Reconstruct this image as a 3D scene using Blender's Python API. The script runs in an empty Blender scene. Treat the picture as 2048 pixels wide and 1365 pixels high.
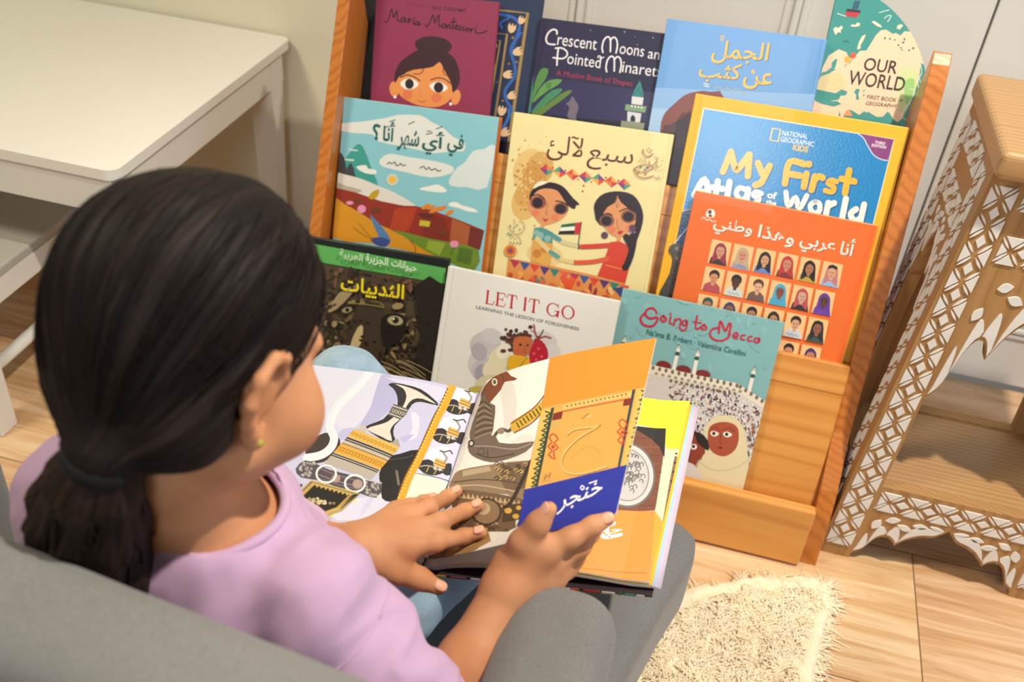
import bpy, bmesh, math, random, unicodedata
import numpy as np
from mathutils import Vector, Matrix
from mathutils.geometry import tessellate_polygon

SC = bpy.context.scene
COL = SC.collection
random.seed(7)
RNG = np.random.default_rng(7)

# ------------------------------------------------------------------ camera
YAW, PITCH, ROLL, FPX = -0.19835, 0.64051, 0.09829, 1996.0
CAM = np.array([0.0, 0.0, 1.2])
_f = np.array([math.sin(YAW)*math.cos(PITCH), math.cos(YAW)*math.cos(PITCH), -math.sin(PITCH)])
_r = np.array([math.cos(YAW), -math.sin(YAW), 0.0])
_u = np.cross(_r, _f)
CR = math.cos(ROLL)*_r + math.sin(ROLL)*_u
CU = -math.sin(ROLL)*_r + math.cos(ROLL)*_u
CF = _f
cd = bpy.data.cameras.new('camera')
cam = bpy.data.objects.new('camera', cd)
COL.objects.link(cam)
cam.matrix_world = Matrix(((CR[0], CU[0], -CF[0], CAM[0]), (CR[1], CU[1], -CF[1], CAM[1]),
                           (CR[2], CU[2], -CF[2], CAM[2]), (0, 0, 0, 1)))
cd.sensor_width = 36.0
cd.lens = FPX/2048*36
cd.clip_start = 0.02
cd.dof.use_dof = True
cd.dof.focus_distance = 1.18
cd.dof.aperture_fstop = 5.0
SC.camera = cam

# ------------------------------------------------------------------ exposure, world, lights
SC.view_settings.view_transform = 'Standard'
SC.view_settings.look = 'None'
SC.view_settings.exposure = -0.30
SC.view_settings.gamma = 1.0
SC.view_settings.use_curve_mapping = False
W = bpy.data.worlds.new('room_air')
SC.world = W
W.use_nodes = True
W.node_tree.nodes['Background'].inputs[0].default_value = (1.0, 0.94, 0.86, 1)
W.node_tree.nodes['Background'].inputs[1].default_value = 0.19

def lamp(name, kind, loc, target, energy, color, **kw):
    l = bpy.data.lights.new(name, kind)
    l.energy = energy
    l.color = color
    for k, v in kw.items():
        setattr(l, k, v)
    o = bpy.data.objects.new(name, l)
    COL.objects.link(o)
    o.location = loc
    o.rotation_euler = (Vector(target)-Vector(loc)).to_track_quat('-Z', 'Y').to_euler()
    return o

lamp('ceiling_downlight', 'SPOT', (0.60, 0.70, 2.35), (0.20, 0.95, 0.1), 235, (1.0, 0.91, 0.78),
     shadow_soft_size=0.03, spot_size=math.radians(78), spot_blend=0.75)
lamp('window_daylight', 'AREA', (0.0, -2.2, 2.08), (0.05, 1.4, 0.5), 29, (0.86, 0.93, 1.0),
     shape='RECTANGLE', size=0.7, size_y=0.9)
lamp('side_window_daylight', 'AREA', (2.6, 1.0, 1.1), (0.5, 1.6, 0.3), 26, (0.58, 0.74, 1.0),
     shape='RECTANGLE', size=1.0, size_y=1.3)
lamp('ceiling_lamp_warm', 'AREA', (-1.5, 0.2, 2.4), (-0.9, 1.3, 0.4), 34, (1.0, 0.90, 0.70),
     shape='DISK', size=0.5)

# ------------------------------------------------------------------ projection helpers (place things on known planes)
def ray(x, y):
    return (x-1024.0)*CR - (y-682.5)*CU + FPX*CF

def at_plane(x, y, n, d):
    v = ray(x, y)
    n = np.array(n, float)
    return CAM + v*((d-n@CAM)/(n@v))

def at_x(x, y, X): return at_plane(x, y, (1, 0, 0), X)
def at_y(x, y, Y): return at_plane(x, y, (0, 1, 0), Y)
def at_z(x, y, Z): return at_plane(x, y, (0, 0, 1), Z)

# ------------------------------------------------------------------ objects
def tag(o, label=None, cat=None, group=None, kind=None):
    if label: o['label'] = label
    if cat: o['category'] = cat
    if group: o['group'] = group
    if kind: o['kind'] = kind
    return o

def empty(name, loc=(0, 0, 0), label=None, cat=None, group=None):
    o = bpy.data.objects.new(name, None)
    COL.objects.link(o)
    o.location = loc
    o.empty_display_size = 0.05
    return tag(o, label, cat, group)

def link_mesh(name, me, mats, parent=None, smooth=False):
    o = bpy.data.objects.new(name, me)
    COL.objects.link(o)
    for m in (mats if isinstance(mats, (list, tuple)) else [mats]):
        me.materials.append(m)
    if smooth:
        me.polygons.foreach_set('use_smooth', [True]*len(me.polygons))
    if parent is not None:
        o.parent = parent
        if parent.parent is None:
            o.matrix_parent_inverse = Matrix.Translation(-Vector(parent.location))
    return o

class MB:
    """collects simple solids into one mesh"""
    def __init__(s): s.v = []; s.f = []; s.m = []
    def raw(s, vs, fs, m=0):
        b = len(s.v)
        s.v += [tuple(map(float, p)) for p in vs]
        s.f += [tuple(i+b for i in f) for f in fs]
        s.m += [m]*len(fs)
        return s
    def hexa(s, p, m=0):   # 8 points: bottom loop, top loop
        return s.raw(p, [(3, 2, 1, 0), (4, 5, 6, 7), (0, 1, 5, 4), (1, 2, 6, 5), (2, 3, 7, 6), (3, 0, 4, 7)], m)
    def box(s, a, b, m=0, bev=0.0, seg=2):
        a = np.minimum(a, b)*1.0; b = np.maximum(a, b)*1.0
        return s.frame((a+b)/2, np.eye(3), (b-a)/2, m, bev, seg)
    def frame(s, c, R, h, m=0, bev=0.0, seg=2):
        bm = bmesh.new()
        bmesh.ops.create_cube(bm, size=2.0)
        for v in bm.verts:
            v.co = Vector((v.co.x*h[0], v.co.y*h[1], v.co.z*h[2]))
        if bev > 0:
            bmesh.ops.bevel(bm, geom=bm.edges[:], offset=min(bev, min(h)*0.98), segments=seg, profile=0.5, affect='EDGES')
        bm.verts.index_update()
        R = np.array(R)
        s.raw([np.array(c)+R@np.array(v.co) for v in bm.verts], [[v.index for v in f.verts] for f in bm.faces], m)
        bm.free()
        return s
    def prism(s, loop, n, t, m=0, holes=()):   # planar 3-D loop(s) extruded by t along n
        n = np.array(n, float)
        loops = [[np.array(p, float) for p in l] for l in [loop]+list(holes)]
        tri = tessellate_polygon([[Vector(p) for p in l] for l in loops])
        flat = [p for l in loops for p in l]
        N = len(flat)
        fs = []
        a, b, c = tri[0]
        flip = np.dot(np.cross(flat[b]-flat[a], flat[c]-flat[a]), n) < 0
        for t3 in tri:
            q = t3 if not flip else t3[::-1]
            fs.append(tuple(i+N for i in q))
            fs.append(tuple(reversed(q)))
        k = 0
        for l in loops:
            M = len(l)
            for i in range(M):
                j = (i+1) % M
                fs.append((k+i, k+j, k+j+N, k+i+N))
            k += M
        s.raw(flat+[p+n*t for p in flat], fs, m)
        return s
    def tube(s, pts, rad, seg=8, m=0, cap=True):
        pts = [np.array(p, float) for p in pts]
        rad = [rad]*len(pts) if np.isscalar(rad) else rad
        vs = []; up = np.array([0.0, 0, 1.0])
        for i, p in enumerate(pts):
            t = pts[min(i+1, len(pts)-1)]-pts[max(i-1, 0)]
            t = t/(np.linalg.norm(t)+1e-12)
            if i == 0:
                a = np.cross(t, up if abs(t[2]) < .9 else np.array([1.0, 0, 0]))
            else:
                a = a-t*(a@t)
            a = a/(np.linalg.norm(a)+1e-12)
            b = np.cross(t, a)
            vs += [p+rad[i]*(math.cos(2*math.pi*k/seg)*a+math.sin(2*math.pi*k/seg)*b) for k in range(seg)]
        fs = []
        for i in range(len(pts)-1):
            for k in range(seg):
                fs.append((i*seg+k, i*seg+(k+1) % seg, (i+1)*seg+(k+1) % seg, (i+1)*seg+k))
        if cap:
            fs.append(tuple(range(seg-1, -1, -1)))
            fs.append(tuple(range((len(pts)-1)*seg, len(pts)*seg)))
        return s.raw(vs, fs, m)
    def build(s, name, mats, parent=None, smooth=False, recalc=True):
        me = bpy.data.meshes.new(name)
        me.from_pydata(s.v, [], s.f)
        me.polygons.foreach_set('material_index', s.m)
        if recalc:
            bm = bmesh.new(); bm.from_mesh(me)
            bmesh.ops.recalc_face_normals(bm, faces=bm.faces[:])
            bm.to_mesh(me); bm.free()
        me.update()
        return link_mesh(name, me, mats, parent, smooth)

# ------------------------------------------------------------------ materials
def lin(c):
    if isinstance(c, str):
        c = c.lstrip('#')
        if len(c) == 3: c = ''.join(k*2 for k in c)
        c = [int(c[i:i+2], 16)/255 for i in (0, 2, 4)]
    return tuple((k/12.92 if k <= .04045 else ((k+.055)/1.055)**2.4) for k in c)

class NT:
    def __init__(s, name):
        s.mat = bpy.data.materials.new(name)
        s.mat.use_nodes = True
        s.t = s.mat.node_tree
        s.b = s.t.nodes['Principled BSDF']
    def n(s, typ, **kw):
        nd = s.t.nodes.new('ShaderNode'+typ)
        ins = kw.pop('ins', {})
        for k, v in kw.items(): setattr(nd, k, v)
        for k, v in ins.items():
            if hasattr(v, 'is_output') or isinstance(v, bpy.types.NodeSocket): s.t.links.new(v, nd.inputs[k])
            else: nd.inputs[k].default_value = v
        return nd
    def link(s, a, b): s.t.links.new(a, b)
    def set(s, **kw):
        for k, v in kw.items():
            k = k.replace('_', ' ')
            if isinstance(v, bpy.types.NodeSocket): s.t.links.new(v, s.b.inputs[k])
            else: s.b.inputs[k].default_value = v
        return s
    def coords(s, scale=(1, 1, 1), rot=(0, 0, 0), kind='Object'):
        tc = s.n('TexCoord')
        mp = s.n('Mapping', ins={'Vector': tc.outputs[kind], 'Scale': scale, 'Rotation': rot})
        return mp.outputs[0]
    def noise(s, vec, scale, detail=3, rough=.5, dist=0.0):
        return s.n('TexNoise', ins={'Vector': vec, 'Scale': scale, 'Detail': detail, 'Roughness': rough, 'Distortion': dist})
    def ramp(s, fac, stops):
        r = s.n('ValToRGB', ins={'Fac': fac})
        e = r.color_ramp.elements
        while len(e) < len(stops): e.new(0.5)
        for k, (p, c) in enumerate(stops):
            e[k].position = p
            e[k].color = (*lin(c), 1) if not isinstance(c, tuple) else (*c, 1)
        return r.outputs[0]
    def mix(s, fac, a, b, mode='MIX'):
        m = s.n('Mix', data_type='RGBA', blend_type=mode)
        for i, v in ((0, fac), (6, a), (7, b)):
            if isinstance(v, bpy.types.NodeSocket): s.t.links.new(v, m.inputs[i])
            else: m.inputs[i].default_value = v if i == 0 else ((*v, 1) if len(v) == 3 else v)
        return m.outputs[2]
    def bump(s, h, strength=.3, dist=.001):
        b = s.n('Bump', ins={'Height': h, 'Strength': strength, 'Distance': dist})
        s.t.links.new(b.outputs[0], s.b.inputs['Normal'])
        return s

def plain(name, col, rough=.6, var=.06, scale=18, bump=0.0, bscale=300, spec=.4, bdist=.0005):
    m = NT(name)
    v = m.coords()
    nz = m.noise(v, scale, 4)
    c = lin(col)
    a = tuple(max(0, k*(1-var)) for k in c); b = tuple(min(1, k*(1+var)) for k in c)
    m.set(Base_Color=m.ramp(nz.outputs[0], [(.3, a), (.7, b)]), Roughness=rough)
    m.b.inputs['Specular IOR Level'].default_value = spec
    if bump:
        m.bump(m.noise(v, bscale, 2).outputs[0], bump, bdist)
    return m.mat

def pine(name, light, mid, dark, axis=0, scale=1.0, rough=.32, coat=.25):
    m = NT(name)
    s = [9.0, 9.0, 9.0]; s[axis] = .8
    v = m.coords(tuple(k*scale for k in s))
    n1 = m.noise(v, 1.3, 3, .55, .4)
    w = m.n('TexWave', wave_type='RINGS', rings_direction='XYZ'[axis], ins={'Vector': v, 'Scale': 2.3, 'Distortion': 5.0, 'Detail': 2.0, 'Detail Scale': 1.2})
    f = m.n('TexNoise', ins={'Vector': m.coords(tuple((400 if i != axis else 8) for i in range(3))), 'Scale': 1.0, 'Detail': 2.0})
    c1 = m.ramp(w.outputs[0], [(.0, dark), (.35, mid), (.9, light)])
    c2 = m.mix(n1.outputs[0], c1, (*lin(mid),))
    c3 = m.mix(.16, c2, f.outputs[1], 'SOFT_LIGHT')
    m.set(Base_Color=c3, Roughness=rough)
    m.b.inputs['Coat Weight'].default_value = coat
    m.b.inputs['Coat Roughness'].default_value = .25
    m.bump(w.outputs[0], .06, .0005)
    return m.mat

# ------------------------------------------------------------------ implicit-surface modelling (one continuous skin)
def smin(a, b, k):
    h = np.clip(.5+.5*(b-a)/k, 0, 1)
    return b*(1-h)+a*h-k*h*(1-h)

def sd_cone(P, a, b, ra, rb):
    a = np.asarray(a, float); ab = np.asarray(b, float)-a
    L = ab@ab
    t = np.clip(((P-a)@ab)/(L+1e-12), 0, 1)
    return np.linalg.norm(P-a-t[:, None]*ab, axis=1)-(ra+(rb-ra)*t)

def sd_ell(P, c, r, R=None):
    q = P-np.asarray(c, float)
    if R is not None: q = q@np.asarray(R)
    r = np.asarray(r, float)
    k0 = np.linalg.norm(q/r, axis=1); k1 = np.linalg.norm(q/(r*r), axis=1)
    return np.where(k1 < 1e-9, -r.min(), k0*(k0-1)/np.maximum(k1, 1e-9))

def sd_box(P, c, h, rad, R=None):
    q = P-np.asarray(c, float)
    if R is not None: q = q@np.asarray(R)
    q = np.abs(q)-(np.asarray(h, float)-rad)
    return np.linalg.norm(np.maximum(q, 0), axis=1)+np.minimum(q.max(axis=1), 0)-rad

class Blob:
    """ordered list of primitives: (k, kind, args) blended with smooth union"""
    def __init__(s): s.p = []
    def cone(s, a, b, ra, rb, k=.012):
        a = np.asarray(a, float); b = np.asarray(b, float)
        s.p.append(((a+b)/2, np.linalg.norm(a-b)/2+max(ra, rb), k, lambda P: sd_cone(P, a, b, ra, rb))); return s
    def chain(s, pts, rads, k=.012):
        for i in range(len(pts)-1): s.cone(pts[i], pts[i+1], rads[i], rads[i+1], k)
        return s
    def ell(s, c, r, k=.012, R=None):
        s.p.append((np.asarray(c, float), max(r), k, lambda P: sd_ell(P, c, r, R))); return s
    def box(s, c, h, rad, k=.012, R=None):
        s.p.append((np.asarray(c, float), np.linalg.norm(h), k, lambda P: sd_box(P, c, h, rad, R))); return s
    def __call__(s, P):
        d = np.full(len(P), 1.0)
        for c, rad, k, f in s.p:
            m = np.linalg.norm(P-c, axis=1) < rad+.08
            if m.any():
                d[m] = smin(d[m], f(P[m]), k)
        return d

def surface_nets(fn, lo, hi, h, B=8, relax=1):
    lo = np.asarray(lo, float); hi = np.asarray(hi, float)
    nb = np.ceil((hi-lo)/(h*B)).astype(int)
    n = nb*B+1
    ci = np.stack(np.meshgrid(*[np.arange(k) for k in nb], indexing='ij'), -1).reshape(-1, 3)
    dc = fn(lo+(ci*B+B/2)*h)
    near = np.abs(dc) < h*B*1.35
    D = np.ones(tuple(n), np.float32)
    for c, d in zip(ci[~near], dc[~near]):
        if d < 0:
            D[c[0]*B:(c[0]+1)*B+1, c[1]*B:(c[1]+1)*B+1, c[2]*B:(c[2]+1)*B+1] = -1
    off = np.stack(np.meshgrid(*[np.arange(B+1)]*3, indexing='ij'), -1).reshape(-1, 3)
    cn = ci[near]
    for s in range(0, len(cn), 400):
        I = (cn[s:s+400, None, :]*B+off[None]).reshape(-1, 3)
        D[I[:, 0], I[:, 1], I[:, 2]] = fn(lo+I*h)
    S = D < 0
    a = S[:-1, :-1, :-1]
    allin = a.copy(); anyin = a.copy()
    for dx in (0, 1):
        for dy in (0, 1):
            for dz in (0, 1):
                if dx+dy+dz:
                    q = S[dx:n[0]-1+dx, dy:n[1]-1+dy, dz:n[2]-1+dz]
                    allin &= q; anyin |= q
    act = np.argwhere(anyin & ~allin)
    corners = [(i & 1, (i >> 1) & 1, (i >> 2) & 1) for i in range(8)]
    vals = np.stack([D[act[:, 0]+c[0], act[:, 1]+c[1], act[:, 2]+c[2]] for c in corners], 1)
    acc = np.zeros((len(act), 3)); cnt = np.zeros(len(act))
    for i in range(8):
        for ax in range(3):
            j = i | (1 << ax)
            if j == i: continue
            va, vb = vals[:, i], vals[:, j]
            m = (va < 0) != (vb < 0)
            t = np.where(m, va/np.where(m, va-vb, 1), 0)
            p = np.array(corners[i], float)[None]+t[:, None]*np.eye(3)[ax][None]
            acc += np.where(m[:, None], p, 0); cnt += m
    V = lo+(act+acc/cnt[:, None])*h
    idx = -np.ones(tuple(n-1), np.int32)
    idx[act[:, 0], act[:, 1], act[:, 2]] = np.arange(len(act))
    Q = []
    for ax in range(3):
        sl0 = [slice(0, n[k]) for k in range(3)]; sl1 = list(sl0)
        sl0[ax] = slice(0, n[ax]-1); sl1[ax] = slice(1, n[ax])
        s0 = S[tuple(sl0)]; s1 = S[tuple(sl1)]
        e = np.argwhere(s0 != s1)
        u, w = [k for k in range(3) if k != ax]
        e = e[(e[:, u] > 0) & (e[:, w] > 0) & (e[:, u] < n[u]-1) & (e[:, w] < n[w]-1)]
        du = np.eye(3, dtype=int)[u]; dw = np.eye(3, dtype=int)[w]
        g = lambda q: idx[q[:, 0], q[:, 1], q[:, 2]]
        quad = np.stack([g(e-du-dw), g(e-dw), g(e), g(e-du)], 1)
        ins = s0[e[:, 0], e[:, 1], e[:, 2]]
        fl = ins ^ (ax == 1)
        quad[~fl] = quad[~fl][:, ::-1]
        Q.append(quad)
    Q = np.concatenate(Q)
    Q = Q[(Q >= 0).all(1)]
    for _ in range(relax):
        acc = np.zeros_like(V); cnt = np.zeros(len(V))
        for i in range(4):
            for o in (1, 3):
                np.add.at(acc, Q[:, i], V[Q[:, (i+o) % 4]]); np.add.at(cnt, Q[:, i], 1)
        V = V*.5+.5*acc/np.maximum(cnt, 1)[:, None]
    return V, Q

def nets_obj(name, fn, lo, hi, h, mat, parent=None, relax=1, post=None, B=8):
    V, Q = surface_nets(fn, lo, hi, h, B, relax)
    me = bpy.data.meshes.new(name)
    if post is not None: V = post(V, Q)
    me.vertices.add(len(V)); me.vertices.foreach_set('co', V.astype(np.float32).ravel())
    me.loops.add(Q.size); me.loops.foreach_set('vertex_index', Q.astype(np.int32).ravel())
    me.polygons.add(len(Q)); me.polygons.foreach_set('loop_start', np.arange(0, Q.size, 4, dtype=np.int32))
    me.update(calc_edges=True); me.validate()
    return link_mesh(name, me, mat, parent, True)

def vnoise(P, seed=0):
    """smooth value noise in [-1,1]"""
    P = np.asarray(P, float)
    i = np.floor(P).astype(np.int64); f = P-i
    f = f*f*(3-2*f)
    def hsh(a):
        n = a[:, 0]*374761393+a[:, 1]*668265263+a[:, 2]*2147483647+seed*974711
        n = (n ^ (n >> 13))*1274126177 & 0x7fffffff
        return ((n ^ (n >> 16)) & 0xffff)/32767.5-1
    o = 0
    for c in range(8):
        d = np.array([c & 1, c >> 1 & 1, c >> 2 & 1])
        w = np.prod(np.where(d, f, 1-f), axis=1)
        o = o+w*hsh(i+d)
    return o

# ================================================================== SETTING
WALL_Y = 1.776
def m_floor():
    m = NT('oak_laminate')
    v = m.coords()
    v2 = m.n('Mapping', ins={'Vector': v, 'Location': (.360, .15, 0)}).outputs[0]
    br = m.n('TexBrick', offset=.37, offset_frequency=2, ins={'Vector': v2, 'Color1': (0.2, 0.2, 0.2, 1), 'Color2': (.8, .8, .8, 1), 'Mortar': (0, 0, 0, 1),
             'Scale': 1.0, 'Mortar Size': .0012, 'Mortar Smooth': .3, 'Brick Width': 1.28, 'Row Height': .28})
    off = m.n('VectorMath', operation='MULTIPLY_ADD', ins={0: br.outputs[0], 1: (3.1, 1.7, 0), 2: v})
    mp = m.n('Mapping', ins={'Vector': off.outputs[0], 'Scale': (1.6, 15, 1)})
    g = m.noise(mp.outputs[0], 1.6, 5, .62, 1.6)
    mp2 = m.n('Mapping', ins={'Vector': off.outputs[0], 'Scale': (5, 110, 1)})
    f = m.noise(mp2.outputs[0], 1.0, 3)
    c = m.ramp(g.outputs[0], [(.28, '#b5875c'), (.45, '#cfa578'), (.6, '#ddba92'), (.78, '#e6c8a3')])
    c = m.mix(.35, c, f.outputs[0], 'SOFT_LIGHT')
    c = m.mix(.18, c, br.outputs[0], 'OVERLAY')
    c = m.mix(br.outputs[1], c, lin('#7d5b3c'))
    m.set(Base_Color=c, Roughness=.42)
    m.bump(br.outputs[1], -.25, .001)
    return m.mat
MB().raw([(-3, -2.6, 0), (2.6, -2.6, 0), (2.6, WALL_Y, 0), (-3, WALL_Y, 0), (-3, -2.6, -.05), (2.6, -2.6, -.05), (2.6, WALL_Y, -.05), (-3, WALL_Y, -.05)],
         [(0, 1, 2, 3), (7, 6, 5, 4), (0, 4, 5, 1), (1, 5, 6, 2), (2, 6, 7, 3), (3, 7, 4, 0)]).build('floor', m_floor())['kind'] = 'structure'
M_wall = plain('cream_wall_paint', '#e2dcc3', .75, .015, 3, .04, 250)
M_door = plain('white_door_paint', '#dcdad3', .42, .01, 4)
mb = MB(); mb.box((-3, WALL_Y, 0), (-.42, WALL_Y+.08, 2.5)); mb.box((-.42, WALL_Y+.03, 0), (2.6, WALL_Y+.08, 2.5)); mb.build('wall_back', M_wall)['kind'] = 'structure'
def door_leaf(name, x0, x1, panels):
    b = MB()
    b.box((x0, WALL_Y, .012), (x1, WALL_Y+.03, 2.1), bev=.0015)
    for (a, c, z0, z1) in panels:
        for k, (wd, hh) in enumerate(((.0, .005), (.014, .008), (.03, .004))):   # stepped bead around the panel
            w2 = .011
            for (p, q) in (((a+wd, z0+wd), (c-wd, z0+wd+w2)), ((a+wd, z1-wd-w2), (c-wd, z1-wd)), ((a+wd, z0+wd), (a+wd+w2, z1-wd)), ((c-wd-w2, z0+wd), (c-wd, z1-wd))):
                b.box((p[0], WALL_Y-hh, p[1]), (q[0], WALL_Y+.004, q[1]), bev=.003, seg=2)
    o = b.build(name, M_door); o['kind'] = 'structure'
    return o
door_leaf('door_1', -.42, .3845, [(-.312, .098, .12, .92)])
door_leaf('door_2', .3885, 1.19, [(.49, 1.08, .12, .92)])
mb = MB(); mb.box((-.47, WALL_Y-.008, 0), (-.425, WALL_Y+.02, 2.12), bev=.004); mb.build('trim_1', M_door)['kind'] = 'structure'

# ================================================================== WHITE TABLE
M_white = plain('white_table_lacquer', '#e9e6da', .38, .012, 6)
M_whitewood = plain('white_painted_wood', '#dedbd0', .5, .02, 8)
t = empty('play_table', (-1.4, 1.46, 0), 'low white table against the cream wall, left of the bookshelf', 'table')
XR, YF, YB = -.855, 1.153, 1.768
b = MB(); b.frame(((-2.0+XR)/2, (YF+YB)/2, .458), np.eye(3), ((XR+2.0)/2, (YB-YF)/2, .012), bev=.003)
lp = [(-2.0, YB), (-2.0, YF)]
for k in range(7):
    a = -math.pi/2+k*math.pi/12; lp.append((XR-.02+.02*math.cos(a), YF+.02+.02*math.sin(a)))
for k in range(7):
    a = k*math.pi/12; lp.append((XR-.02+.02*math.cos(a), YB-.02+.02*math.sin(a)))
b = MB(); b.prism([(x, y, .452) for x, y in lp], (0, 0, 1), .018)
o = b.build('tabletop', M_white, t)
md = o.modifiers.new('edge', 'BEVEL'); md.width = .0015; md.segments = 2; md.limit_method = 'ANGLE'
b = MB(); b.box((-1.96, YF+.003, .392), (XR-.012, YF+.021, .452)); b.box((XR-.024, YF+.02, .392), (XR-.008, YB-.03, .452)); b.box((-1.96, YB-.05, .392), (XR-.012, YB-.034, .452))
b.build('apron', M_whitewood, t)
for (lx, ly) in ((XR-.07, YF+.05), (XR-.056, YB-.085), (-1.94, YF+.05), (-1.94, YB-.085)):
    b = MB(); b.hexa([(lx+.008, ly+.008, 0), (lx+.042, ly+.008, 0), (lx+.042, ly+.042, 0), (lx+.008, ly+.042, 0),
                      (lx, ly, .445), (lx+.05, ly, .445), (lx+.05, ly+.05, .445), (lx, ly+.05, .445)])
    b.build('leg', M_whitewood, t)

# ================================================================== WHITE STOOL UNDER THE TABLE
s = empty('stool', (-1.2, 1.2, 0), 'small white stool tucked under the white table', 'stool')
b = MB(); b.box((-1.36, 1.0, .262), (-1.062, 1.42, .28), bev=.004); b.build('seat', plain('stool_seat_grey', '#aeaa9e', .55, .02), s)
b = MB(); b.box((-1.08, 1.02, .225), (-1.060, 1.41, .263)); b.box((-1.36, 1.02, .225), (-1.345, 1.41, .263)); b.box((-1.345, 1.02, .225), (-1.08, 1.035, .263)); b.build('apron', M_whitewood, s)
for (lx, ly) in ((-1.095, 1.01), (-1.095, 1.36), (-1.36, 1.01), (-1.36, 1.36)):
    b = MB(); b.box((lx, ly, 0), (lx+.04, ly+.04, .263), bev=.003); b.build('leg', M_whitewood, s)
b = MB(); b.tube([(-1.075, 1.04, .115), (-1.075, 1.37, .115)], .011, 10); b.build('stretcher', M_whitewood, s, True)

# ================================================================== CARVED SIDE TABLE
M_mango = pine('carved_mango_wood', '#b88e5c', '#ab8150', '#996f40', 2, 2.0, .6, 0.0)
M_mangotop = pine('tabletop_mango_wood', '#bd9668', '#b38b5c', '#a3794c', 0, 1.6, .42, .15)
M_chalk = plain('white_washed_carving', '#e8e6e2', .8, .04, 40, .2, 400)
ct = empty('carved_side_table', (.46, 1.32, 0), 'carved wooden side table with white-washed lattice, right of the bookshelf', 'side table')
TX0, TX1, TYF, TYB, TZ = .294, .64, 1.208, 1.438, .69
def scallop(w, depth, rise):
    """half of the scalloped arch edge, from the stile (0, depth) to the centre (w, rise)"""
    P = [(0, 0.0), (.03, .012), (.07, .030), (.105, .055), (.135, .10), (.18, .165), (.25, .215), (.33, .225), (.40, .205), (.455, .165), (.52, .215), (.61, .265), (.72, .30), (.87, .33), (1.0, .42)]
    Q = []
    for i in range(len(P)-1):      # rounded lobes, with the cusps at the lobe meetings kept sharp
        a, b_ = np.array(P[i]), np.array(P[i+1])
        pa = np.array(P[i-1]) if i not in (0, 3, 9) else a-(b_-a)*.3
        pb = np.array(P[i+2]) if i+1 not in (3, 9, len(P)-1) else b_+(b_-a)*.3
        for k in range(3):
            t_ = k/3
            Q.append(tuple(.5*(2*a+(b_-pa)*t_+(2*pa-5*a+4*b_-pb)*t_**2+(3*a-pa-3*b_+pb)*t_**3)))
    P = Q+[P[-1]]
    P = [(x/1.0*w, depth+(rise-depth)*(y/.42)) for x, y in P]
    return P
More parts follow.
